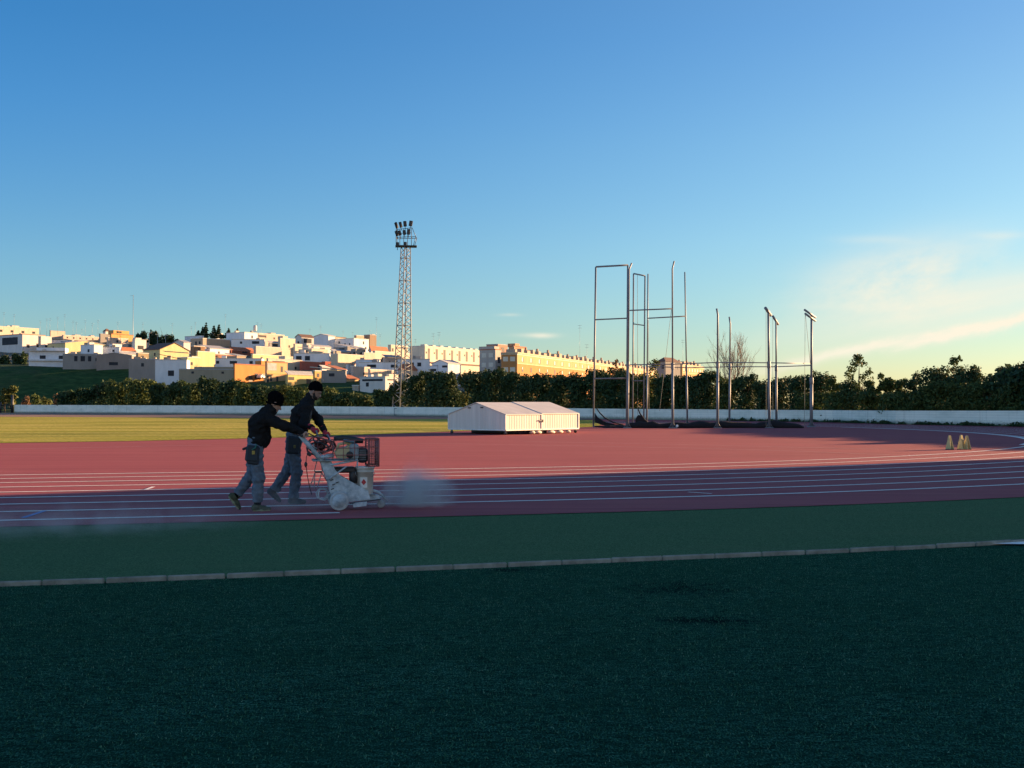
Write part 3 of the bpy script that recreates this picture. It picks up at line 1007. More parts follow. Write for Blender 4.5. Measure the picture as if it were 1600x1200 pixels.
house('small red walled house with a white pillar beside the brick one', 503, 508, 517, 566, 580, (.36, .10, .08), rcol='tile', win_r=[(.7, .5, 1.2, 1.2)])
house('large blank cream box house at the centre of the slope', 516, 528, 568, 553.5, 574, (.60, .52, .40), beta=58)
house('grey roofed hall behind the blank cream box', 516, 521, 556, 549.5, 563, GREY, 'mono', 'grey', rise=1.0, beta=60)
house('smaller cream box house right of the big blank one', 566, 569, 586, 551.5, 570, CREAM, beta=56)
house('dark slate roofed house behind the two cream boxes', 548, 556, 571, 545, 561, GREY, 'mono', 'grey', rise=1.0)
house('white shaded house with a deep blue edge below the cream boxes', 566, 593, 595, 563, 582, SHADED_WHITE, Lb=8, win_l=[(.5, .8, 2, .8)])
house('orange tiled house left of the floodlight mast', 576, 580, 606, 546.5, 560, WHITE, 'gable_l', 'tile', rise=1.4, beta=60, win_r=[(.7, .5, 1.0, 1.0)])
house('long cream house low behind the mast with one square window', 582, 586, 640, 549, 566, CREAM, beta=60, win_r=[(.45, .9, 1.4, 1.0)])
house('pale pink house beside a dark garden tree left of the mast', 598, 602, 628, 558, 574, PINK, 'mono', 'grey', rise=.8, beta=58)
house('white shaded terrace running behind the mast', 592, 640, 642, 567, 583, SHADED_WHITE, Lb=17, win_l=[(.3, .6, 2.4, 1.0), (.75, .6, 3.0, 1.0)])
house('cream block half hidden by the upper mast lattice', 606, 611, 637, 539.5, 556, CREAM, beta=58, win_r=row(2, 1.2, 1.1, 1.4))
house('white shaded house with two windows at the foot of the white flats', 640, 671, 673, 562, 590, SHADED_WHITE, win_l=[(.55, .9, 1.2, 1.2), (.32, .9, 1.2, 1.2)], Lb=10)
house('house with a bright orange hipped roof right of the mast', 622, 630, 652, 578, 604, (.60, .48, .40), 'hip', 'tile', rise=2.0, beta=58, Z=325)
house('sunlit pink white house below the cream boxes', 548, 552, 578, 573.5, 592, PINK, beta=60, win_r=[(.8, 1.5, 3.4, .8)])
house('broad pink white house with a recess left of the mast', 575, 578, 620, 578, 598, PINK, beta=60, win_r=[(.1, 1.4, 3.6, 1.6), (.85, .9, 2.0, 1.6)])
house('long white house with a dark band under its eaves by the mast', 560, 602, 622, 589.5, 606, WHITE, rcol='white', win_l=[(.5, .4, 7.5, .55), (.7, 1.3, 1.0, 1.1)], win_r=[(.5, .4, 3.4, .4)], Lb=9, beta=56)
h = house('little cottage with a red tiled porch and yellow upper storey', 536, 538, 560, 592.5, 604, (.62, .45, .24), 'mono', 'tile', rise=1.3, Lb=3.0, win_r=[(.3, .7, 2.2, 1.2), (.8, .7, 1.2, 1.2)], beta=60, Z=310)
th_, q_, La_, Lb_, hv_, a_, b_ = h
m2 = MB(); m2.prism([q_(.4, 3.05, 0), q_(4.6, 3.05, 0), q_(4.6, 7, 0), q_(.4, 7, 0)], (0, 0, hv_ + 2.9)); m2.build('upper_storey', wallmat(YEL), th_)
m2 = MB(); m2.prism([q_(.2, 2.9, hv_ + 2.92), q_(.2, 7.3, hv_ + 4.1), q_(.2, 7.3, hv_ + 4.3), q_(.2, 2.9, hv_ + 3.12)], a_ * 4.6); m2.build('roof', M_TILE, th_)
m2 = MB(); m2.prism([q_(2.0, 3.0, hv_ + 1.2), q_(2.8, 3.0, hv_ + 1.2), q_(2.8, 3.0, hv_ + 2.5), q_(2.0, 3.0, hv_ + 2.5)], b_ * .1); m2.build('window', M_GLASS, th_)
house('grey white house in shade behind the garden trees', 505, 540, 542, 579, 598, GREY, 'mono', 'white', rise=.9, Lb=10, win_l=[(.4, .8, 1.6, .9)])

house('pale garden wall house half sunk above the hedge left of the cottage', 502, 505, 536, 594.5, 604, CREAM, beta=62, Lb=2.5, Z=306)
house('low pale retaining wall store above the right end of the left hedge', 556, 560, 592, 603, 612, (.40, .36, .30), beta=64, Lb=2.0, Z=285)
house('white low house with a grey lean-to between the red roof and the ruin', 186, 189, 214, 553, 566, WHITE, 'mono', 'grey', rise=.9, beta=60)
house('white cube house tucked under the ochre block, left of the red roof', 170, 176, 190, 538, 556, SHADED_WHITE, win_l=[(.5, .8, .8, 1.0)])
house('small white house seen between the pine trees and the tan block', 330, 334, 348, 520.5, 534, WHITE, beta=58)
house('grey terrace wall with a pale top right below the brick house', 346, 349, 374, 566, 577, (.45, .38, .30), beta=60)
house('narrow cream house between the tall cream one and the balcony gable', 458, 461, 472, 538, 556, CREAM, beta=58)
house('white house with a striped awning below the white gable', 486, 490, 517, 541, 553, WHITE, 'mono', 'grey', rise=.7, beta=58, win_r=[(.5, .4, 3.2, .8)])
house('pink low house between the two cream boxes and the white terrace', 583, 586, 604, 562, 574, PINK, beta=60)
house('cream house just left of the orange hipped roof behind the mast', 604, 608, 622, 586, 602, CREAM, beta=60)
house('small white store between the red brick house and the grey white one', 500, 503, 520, 574, 588, WHITE, 'mono', 'white', rise=.6, beta=60)
house('white house with a red band roof at the centre of the slope', 540, 544, 560, 569, 582, WHITE, rcol='tile', beta=60)
house('tan low house on the crest between the butterfly roof and the tower', 553, 557, 571, 524.5, 536, TAN, beta=58)
house('grey white house over the bank between the terrace and balcony houses', 76, 82, 100, 542, 556, SHADED_WHITE, Z=480, beta=58)
house('long pink low terrace on the crest right of the tall pole', 205, 208, 232, 535, 548, PINK, beta=60)

# --- bigger blocks further right
h = house('white terraced flats with a row of tall shaded recesses', 640, 664, 751, 541, 590, (.66, .60, .50), rcol='white', Z=385, beta=60, name='apartment_block', cat='apartment block', group='apartment blocks')
th_, q_, La_, Lb_, hv_, a_, b_ = h
for i in range(7):
    f = .065 + i * .134
    m2 = MB(); m2.prism([q_(La_ * f - .7, -.04, hv_ - 4.6), q_(La_ * f + .7, -.04, hv_ - 4.6), q_(La_ * f + .7, -.04, hv_ - .7), q_(La_ * f - .7, -.04, hv_ - .7)], b_ * .06)
    m2.build('recess', mat('recess_shade', (.16, .15, .14), .9), th_)  # flat dark panels, shade of the recesses put into their colour
for i in range(8):
    f = .0 + i * .134
    if f < .97:
        m2 = MB(); m2.prism([q_(La_ * f + .9 - .35, -.05, hv_ - 2.6), q_(La_ * f + .9 + .35, -.05, hv_ - 2.6), q_(La_ * f + .9 + .35, -.05, hv_ - 1.9), q_(La_ * f + .9 - .35, -.05, hv_ - 1.9)], b_ * .1)
        m2.build('window', M_GLASS, th_)
    m2 = MB(); m2.prism([q_(La_ * min(f, .9) + .3, .3, hv_ + .3), q_(La_ * min(f, .9) + 2.0, .3, hv_ + .3), q_(La_ * min(f, .9) + 2.0, 2.2, hv_ + .3), q_(La_ * min(f, .9) + .3, 2.2, hv_ + .3)], (0, 0, .45))
    m2.build('skylight', M_RWHITE, th_)
m2 = MB(); m2.prism([q_(0, -2.2, 0), q_(La_, -2.2, 0), q_(La_, -2.2, hv_ - 6.3), q_(0, -2.2, hv_ - 6.3)], b_ * 2.1); m2.build('lower_terrace', wallmat((.62, .56, .46)), th_)
m2 = MB(); m2.prism([q_(0, -2.3, hv_ - 6.29), q_(La_, -2.3, hv_ - 6.29), q_(La_, -2.3, hv_ - 5.7), q_(0, -2.3, hv_ - 5.7)], b_ * .25); m2.build('parapet', M_TILED, th_)
house('shed with a pale arched roof in front of the white flats', 675, 700, 720, 568, 596, SHADED_WHITE, 'gable_l', 'white', rise=1.2, Z=350, beta=56, win_l=[(.2, .6, 2.2, .7)], cat='shed')
house('low shop with a dark awning left of the arched shed', 671, 683, 690, 572, 598, SHADED_WHITE, rcol='grey', Z=352, win_l=[(.5, .9, 3.4, .8)])

M_BRICKY = (.46, .23, .095)


def flats(label, x0, xc, x1, yt, Z, beta, n, rows_, wall_r, rcol='white'):
    h = house(label, x0, xc, x1, yt, 602, wall_r, rcol=rcol, Z=Z, beta=beta, name='apartment_block', cat='apartment block', group='apartment blocks', over=.4)
    th_, q_, La_, Lb_, hv_, a_, b_ = h
    for rI in range(rows_):
        z0 = hv_ - 2.1 - rI * 2.95
        for i in range(n):
            s = La_ * (i + .6) / n
            w = .95 if rI == 0 else .62
            fr = MB(); fr.prism([q_(s - w, -.05, z0), q_(s + w, -.05, z0), q_(s + w, -.05, z0 + 1.45), q_(s - w, -.05, z0 + 1.45)], b_ * .08)
            fo = fr.build('window', M_GLASS, th_)  # dark colour of the uncovered right half paints the recess shadow
            if rI == 0 or (i * 5 + rI) % 3 != 0:
                k = .95 if rI == 0 else .45 + .5 * ((i * 37 + rI * 11) % 10) / 10
                sh = MB(); sh.prism([q_(s - w + .05, -.10, z0 + 1.4 - k * 1.3), q_(s + w * .05, -.10, z0 + 1.4 - k * 1.3), q_(s + w * .05, -.10, z0 + 1.4), q_(s - w + .05, -.10, z0 + 1.4)], b_ * .04)
                sh.build('blind', M_SHUT, fo)
    m2 = MB(); m2.prism([q_(-.35, -.35, hv_ + .29), q_(La_ + .2, -.35, hv_ + .29), q_(La_ + .2, Lb_, hv_ + .29), q_(-.35, Lb_, hv_ + .29)], (0, 0, .45)); m2.build('cornice', wallmat((.58, .46, .32)), th_)
    m2 = MB(); m2.prism([q_(0, -.09, hv_ - 2.75), q_(La_, -.09, hv_ - 2.75), q_(La_, -.09, hv_ - 2.5), q_(0, -.09, hv_ - 2.5)], b_ * .08); m2.build('string_course', wallmat((.62, .50, .34)), th_)
    m2 = MB(); m2.prism([q_(-.03, -.035, hv_ - 2.5), q_(La_, -.035, hv_ - 2.5), q_(La_, -.035, hv_ + .28), q_(-.03, -.035, hv_ + .28)], b_ * .03); m2.build('top_storey', wallmat((.50, .35, .19)), th_)
    nh = int(La_ / 5.2)
    for i in range(nh):
        s = (i + .3) * La_ / nh
        hh = 1.0 + .7 * ((i * 13) % 5) / 5
        m2 = MB(); m2.prism([q_(s, 1.2, hv_ + .75), q_(s + 1.6 + (i % 3) * .6, 1.2, hv_ + .75), q_(s + 1.6 + (i % 3) * .6, 4.2, hv_ + .75), q_(s, 4.2, hv_ + .75)], (0, 0, hh)); m2.build('roof_hut', wallmat((.40, .34, .28)), th_)
        if i % 2 == 0:
            m2 = MB(); m2.prism([q_(s + .3, 1.6, hv_ + .75 + hh), q_(s + .8, 1.6, hv_ + .75 + hh), q_(s + .8, 2.2, hv_ + .75 + hh), q_(s + .3, 2.2, hv_ + .75 + hh)], (0, 0, .9)); m2.build('chimney', wallmat((.42, .30, .22)), th_)
    return h


h = flats('long yellow brick flats with a pale top storey behind the hedge', 783, 808, 1040, 554, 318, 69, 26, 3, M_BRICKY)
th_, q_, La_, Lb_, hv_, a_, b_ = h
for rI in range(2):
    for f in (.28, .72):
        m2 = MB(); z0 = hv_ - 2.0 - rI * 3.2
        m2.prism([q_(-.05, Lb_ * f - .8, z0), q_(-.05, Lb_ * f + .8, z0), q_(-.05, Lb_ * f + .8, z0 + 1.4), q_(-.05, Lb_ * f - .8, z0 + 1.4)], a_ * .1)
        m2.build('window', M_SHUT, th_)
h = house('grey shaded gable end block left of the long yellow flats', 749, 774, 783.5, 546.5, 600, (.46, .42, .38), rcol='tile', Z=340, beta=58, name='apartment_block', cat='apartment block', group='apartment blocks', win_l=[], win_r=[(.6, 2.2, 1.6, 2.0), (.6, 5.2, 1.6, 2.0)], hut=((.1, .1, 3, 6, 1.2),))
th_, q_, La_, Lb_, hv_, a_, b_ = h
for rI in range(3):
    for f in (.28, .72):
        m2 = MB(); z0 = hv_ - 2.4 - rI * 3.1
        m2.prism([q_(-.05, Lb_ * f - .8, z0), q_(-.05, Lb_ * f + .8, z0), q_(-.05, Lb_ * f + .8, z0 + 1.4), q_(-.05, Lb_ * f - .8, z0 + 1.4)], a_ * .1)
        m2.build('window', M_SHUT, th_)
house('reddish top floor block rising behind the yellow flats', 760, 778, 793, 538.5, 590, (.42, .24, .18), rcol='grey', Z=372, beta=58, name='apartment_block', cat='apartment block', group='apartment blocks', win_l=[(.3, .8, 1.8, 1.4), (.7, .8, 1.8, 1.4)], win_r=[(.5, .8, 2.2, 1.6)])
house('brown roof block seen behind the yellow flats near the cage', 795, 802, 822, 541.5, 590, (.46, .28, .18), rcol='tile', Z=365, beta=58, name='apartment_block', cat='apartment block', group='apartment blocks', hut=((.2, .2, 3, 3, 1.2),))
flats('far yellow flats low between the cage posts', 1058, 1066, 1100, 572, 420, 64, 8, 2, (.55, .33, .15))
house('grey hipped house between the cage posts left of the far flats', 1026, 1040, 1063, 565, 598, GREY, 'hip', 'brown', rise=1.6, Z=360, beta=50)

# --- small things of the town
def aerial(x, yt, yb, Z, label, arms=2, r=.045):
    base = P(x, yb, Z)
    th = thing('aerial', label, 'aerial', base, 'television aerials on the roofs')
    H = P(x, yt, Z).z - base.z
    MB().tube((0, 0, -1.5), (0, 0, H), r, r * .7, n=6).build('mast', M_AER, th)
    m2 = MB()
    w = min(1.3, H * .28)
    for k in range(arms):
        z = H - .15 - k * .9
        m2.tube((-w * .5, .1, z), (w * .5, -.1, z), r * .8, n=5)
        for j in range(4):
            xx = -w * .5 + w * (j + .3) / 4
            m2.tube((xx, -.3, z), (xx, .3, z), r * .5, n=4)
    m2.build('antenna', M_AER, th)


M_AER = mat('aerial_metal', (.30, .31, .32), .5, metal=.4)
AER = [(6, 488, 512, 'twin aerial mast at the far left end of the cream block'), (22, 491, 512, 'small aerial over the middle of the cream block'), (63, 501, 524, 'short aerial between the cream block and the pink box'),
       (73, 498, 522, 'aerial close to the left of the pink box, lower of two'), (78, 497, 518, 'aerial on the left corner of the pink box'), (90, 495, 518, 'pale thick aerial on the roof of the pink box'),
       (101, 491, 520, 'tallest aerial right of the pink box'), (114, 501, 526, 'aerial over the ridge of the big yellow gable, leftmost'), (119, 503, 526, 'aerial with a cross arm over the big yellow gable'),
       (128, 514, 527, 'stubby aerial on the low white terrace'), (133, 500, 526, 'aerial left of the tiny tower house, tallest there'), (144, 505, 526, 'double armed aerial left of the tiny tower house'),
       (153, 500, 524, 'aerial just left of the tiny tower house'), (184, 503, 520, 'wide aerial over the ochre block'), (223, 504, 532, 'aerial between the dark crest trees'),
       (269, 505, 534, 'aerial above the yellow gable with brown tiles'), (299, 510, 526, 'lower aerial beside the pale grey crest house'), (305, 503, 526, 'taller aerial beside the pale grey crest house'),
       (352, 491, 520, 'aerial right of the pine trees'), (402, 504, 522, 'aerial next to the water tank'), (408, 506, 524, 'second aerial right of the water tank'), (484, 514, 528, 'aerial over the house with the deep balcony'),
       (501, 509, 526, 'aerial over the wide blank gable'), (536, 517, 528, 'aerial over the butterfly roof'), (551, 519, 530, 'dark pole on the long white house'), (578, 516, 526, 'aerial on the brown tower'),
       (588, 496, 546, 'very tall aerial right of the brown tower'), (594, 522, 548, 'aerial right of the very tall one'), (677, 521, 543, 'left aerial of the pair on the white flats'),
       (686, 519, 543, 'right aerial of the pair on the white flats'), (649, 530, 545, 'forked aerial at the left end of the white flats'), (906, 508, 566, 'tall aerial on the long yellow flats'), (917, 538, 566, 'short aerial beside the tall one on the yellow flats'),
       (1067, 531, 574, 'aerial over the far flats between the cage posts')]
for (x, yt, yb, lab) in AER:
    Z = 528 if x < 600 else 388 if x < 700 else 372 if x < 1000 else 425
    aerial(x, yt, yb, Z, 'thin ' + lab, 1 if yb - yt < 15 else 2)
# tall mast
b0 = P(207.5, 560, 470)
th = thing('radio_mast', 'very tall thin pole rising from the town left of the crest trees', 'mast', b0)
H = P(207.5, 461, 470).z - b0.z
MB().tube((0, 0, -6), (0, 0, H), .13, .09, n=8).build('pole', M_AER, th)
MB().tube((-1.2, 0, H - .3), (.2, 0, H - .2), .06, n=6).build('arm', M_AER, th)
# water tank
b0 = P(398.5, 520, 500)
th = thing('water_tank', 'tall narrow pale water tank standing on a roof at the crest', 'water tank', b0)
H = P(398.5, 508, 500).z - b0.z
MB().lathe([(.75, .8), (.85, 1.0), (.85, H - .5), (.6, H - .1), (.2, H)], n=16).build('tank', mat('tank_white', (.5, .5, .48), .6), th)
m2 = MB()
for k in range(4):
    m2.tube((.6 * math.cos(k * 1.57 + .6), .6 * math.sin(k * 1.57 + .6), -1), (.6 * math.cos(k * 1.57 + .6), .6 * math.sin(k * 1.57 + .6), .85), .07, n=6)
m2.build('stand', M_AER, th)
# street lamps near the crest trees
for (x, yt, yb, lab) in ((233, 520, 540, 'pale street lamp under the crest trees, left of two others'), (246, 523, 542, 'double headed street lamp in front of the dark crest bank'), (258.5, 524, 542, 'street lamp nearest the brown tiled gable')):
    b0 = P(x, yb, 490)
    th = thing('street_lamp', lab, 'street lamp', b0, 'street lamps near the crest')
    H = P(x, yt, 490).z - b0.z
    MB().tube((0, 0, -3), (0, 0, H), .1, .07, n=6).build('pole', M_AER, th)
    m2 = MB(); m2.box((-.5, 0, H), (1.0, .3, .22), bevel=.06); m2.box((.5, 0, H), (1.0, .3, .22), bevel=.06); m2.build('lamp_head', mat('lamp_pale', (.6, .57, .5), .6), th)
# ------------------------------------------------------------------ trees
M_BARK = mat('bark', (.10, .075, .055), .95, var=.35, scale=6, bump=.4, bscale=20)


def leafmat(name, a, b):
    m = bpy.data.materials.new(name)
    m.use_nodes = True
    nt = m.node_tree
    bs = nt.nodes['Principled BSDF']
    bs.inputs['Roughness'].default_value = .7
    bs.inputs['Specular IOR Level'].default_value = .2
    geo = nt.nodes.new('ShaderNodeNewGeometry')
    c = ramp_node(nt, geo.outputs['Random Per Island'], [(0, a), (1, b)])
    nt.links.new(c, bs.inputs['Base Color'])
    tr = nt.nodes.new('ShaderNodeBsdfTranslucent')
    nt.links.new(mix_node(nt, .5, c, (.12, .14, .02)), tr.inputs['Color'])
    mx = nt.nodes.new('ShaderNodeMixShader')
    mx.inputs[0].default_value = .10 if name in ('leaf_dark', 'leaf_pine') else .2
    nt.links.new(bs.outputs[0], mx.inputs[1]); nt.links.new(tr.outputs[0], mx.inputs[2])
    nt.links.new(mx.outputs[0], nt.nodes['Material Output'].inputs['Surface'])
    return m


LEAF = {'dark': leafmat('leaf_dark', (.016, .040, .018), (.04, .075, .028)),
        'mid': leafmat('leaf_mid', (.030, .058, .018), (.085, .115, .035)),
        'olive': leafmat('leaf_olive', (.05, .07, .022), (.13, .14, .04)),
        'russet': leafmat('leaf_russet', (.13, .07, .04), (.26, .15, .09)),
        'pine': leafmat('leaf_pine', (.010, .026, .014), (.025, .05, .024))}


def leaves(lobes, n, size, seed, flat=.0):
    """quads scattered through ellipsoid lobes (centre, radii), denser near their skin"""
    g = np.random.default_rng(seed)
    lob = np.array([list(c) + list(r) for c, r in lobes])
    wgt = lob[:, 3] * lob[:, 4] + lob[:, 3] * lob[:, 5] + lob[:, 4] * lob[:, 5]
    k = g.choice(len(lob), n, p=wgt / wgt.sum())
    d = g.normal(size=(n, 3)); d /= np.linalg.norm(d, axis=1)[:, None]
    rad = 1 - .55 * g.random(n) ** 1.8 + .17 * g.normal(size=n)
    c = lob[k, :3] + d * lob[k, 3:] * rad[:, None]
    nrm = d * .9 + g.normal(size=(n, 3)) * .8
    nrm[:, 2] += flat
    nrm /= np.linalg.norm(nrm, axis=1)[:, None]
    t = np.cross(nrm, g.normal(size=(n, 3))); t /= np.linalg.norm(t, axis=1)[:, None]
    b = np.cross(nrm, t)
    s = size * (.6 + .8 * g.random(n))[:, None]
    w = s * .62
    V = np.stack([c - t * s - b * w * .3, c - t * s * .1 - b * w, c + t * s + b * w * .2, c + t * s * .0 + b * w], 1).reshape(-1, 3)
    return V, np.arange(4 * n).reshape(n, 4)


def trunk_mb(H, r, seed, spread, nb=5, low=.3):
    g = random.Random(seed)
    m = MB()
    top = Vector((g.uniform(-.2, .2), g.uniform(-.2, .2), H * .8))
    m.path([(0, 0, -.4), (g.uniform(-.06, .06), 0, H * .25), top * .6, top], [r, r * .85, r * .6, r * .2], n=7)
    for k in range(nb):
        z = H * g.uniform(low, .6)
        a = g.uniform(0, 6.28)
        L = spread * g.uniform(.6, 1.0)
        p0 = Vector((top.x * z / H, top.y * z / H, z))
        p1 = p0 + Vector((math.cos(a) * L * .5, math.sin(a) * L * .5, L * .5))
        p2 = p0 + Vector((math.cos(a) * L * .9, math.sin(a) * L * .9, L * 1.05))
        m.path([p0, p1, p2], [r * .45, r * .3, r * .1], n=5)
    return m


def wall_depth(px):
    """depth of the wall seen at column px"""
    for (a, b) in zip(wall_pts[:9], wall_pts[1:10]):
        pa, pb = 800 + F * a.x / a.y, 800 + F * b.x / b.y
        if pa <= px <= pb:
            t = (px - pa) / (pb - pa)
            # depth varies as 1/(linear in px)
            ia, ib = 1 / a.y, 1 / b.y
            return 1 / (ia + (ib - ia) * t)
    return wall_pts[0].y if px < 800 else wall_pts[9].y


def tree(px, ytop, wpx, label, kind='dark', back=5.0, dens=1.0, name='tree', cat='tree', style='hedge', group='trees behind the white wall', Z=None, leaf=None, seed=None, zb=None, yb=None):
    Z = Z or wall_depth(px) + back
    top = P(px, ytop, Z)
    base = Vector((top.x, Z, (terrain(top.x, Z) if zb is None else zb) if yb is None else P(px, yb, Z).z))
    H = top.z - base.z
    w = wpx / F * Z
    seed = seed or int(px * 13 + ytop * 7)
    g = random.Random(seed)
    th = thing(name, label, cat, base, group)
    lobes = []
    if style == 'hedge':          # leafy to the ground, knobbly top
        for k in range(5):
            lobes.append(((g.uniform(-.22, .22) * w, g.uniform(-.3, .3) * w, H * (.16 + .13 * k)), (w * g.uniform(.40, .54), w * g.uniform(.4, .5), H * .2)))
        for k in range(9):
            a = g.uniform(0, 6.28); rr = w * .42 * math.sqrt(g.random())
            lobes.append(((math.cos(a) * rr, math.sin(a) * rr, H * g.uniform(.66, .86)), (w * g.uniform(.16, .3), w * g.uniform(.16, .3), H * g.uniform(.08, .14))))
        n = int(4200 * dens)
    elif style == 'open':         # clear stems, clumps with sky between
        for k in range(11):
            a = g.uniform(0, 6.28); rr = w * .5 * math.sqrt(g.random())
            zz = g.uniform(.42, .9)
            lobes.append(((math.cos(a) * rr, math.sin(a) * rr * .8, H * zz), (w * g.uniform(.13, .25), w * g.uniform(.13, .24), H * g.uniform(.06, .12))))
        for k in range(6):
            lobes.append(((g.uniform(-.5, .5) * w, g.uniform(-.3, .3) * w, H * g.uniform(.06, .42)), (w * g.uniform(.12, .25), w * .2, H * g.uniform(.06, .13))))
        n = int(3000 * dens)
    elif style == 'twiggy':       # thin tree with tufts reaching up
        for k in range(46):
            a = g.uniform(0, 6.28); zz = g.uniform(.3, 1.0)
            rr = w * (.52 - .34 * max(0, zz - .55) / .45) * math.sqrt(g.random())
            lobes.append(((math.cos(a) * rr + w * .05, math.sin(a) * rr * .8, H * zz * .97), (w * g.uniform(.05, .12), w * .08, H * g.uniform(.025, .06))))
        n = int(1500 * dens)
    elif style == 'bush':
        for k in range(9):
            a = g.uniform(0, 6.28); rr = w * .36 * math.sqrt(g.random())
            lobes.append(((math.cos(a) * rr, math.sin(a) * rr, H * g.uniform(.25, .78)), (w * g.uniform(.14, .26), w * .22, H * g.uniform(.14, .22))))
        n = int(1300 * dens)
    elif style == 'spire':        # araucaria-like tiers leaning
        lean = g.uniform(-.12, .12) * H
        for k in range(7):
            f = k / 6
            r = w * .5 * (1 - f) ** .8 + w * .05
            for j in range(3):
                a = g.uniform(0, 6.28)
                lobes.append(((math.cos(a) * r * .6 - lean * f, math.sin(a) * r * .6, H * (.25 + .73 * f)), (r * .55 + .1, r * .5 + .1, H * .035)))
        n = int(700 * dens)
    sz = leaf or (.00125 * Z if style != 'twiggy' else .0011 * Z)
    Vv, Q = leaves(lobes, n, sz, seed)
    mesh_np('crown', Vv, Q, LEAF[kind], th)
    trunk_mb(H, max(.07, H * .022), seed, w * .55, 5 if style != 'spire' else 0, .15 if style == 'open' else .3).build('trunk', M_BARK, th)
    return th


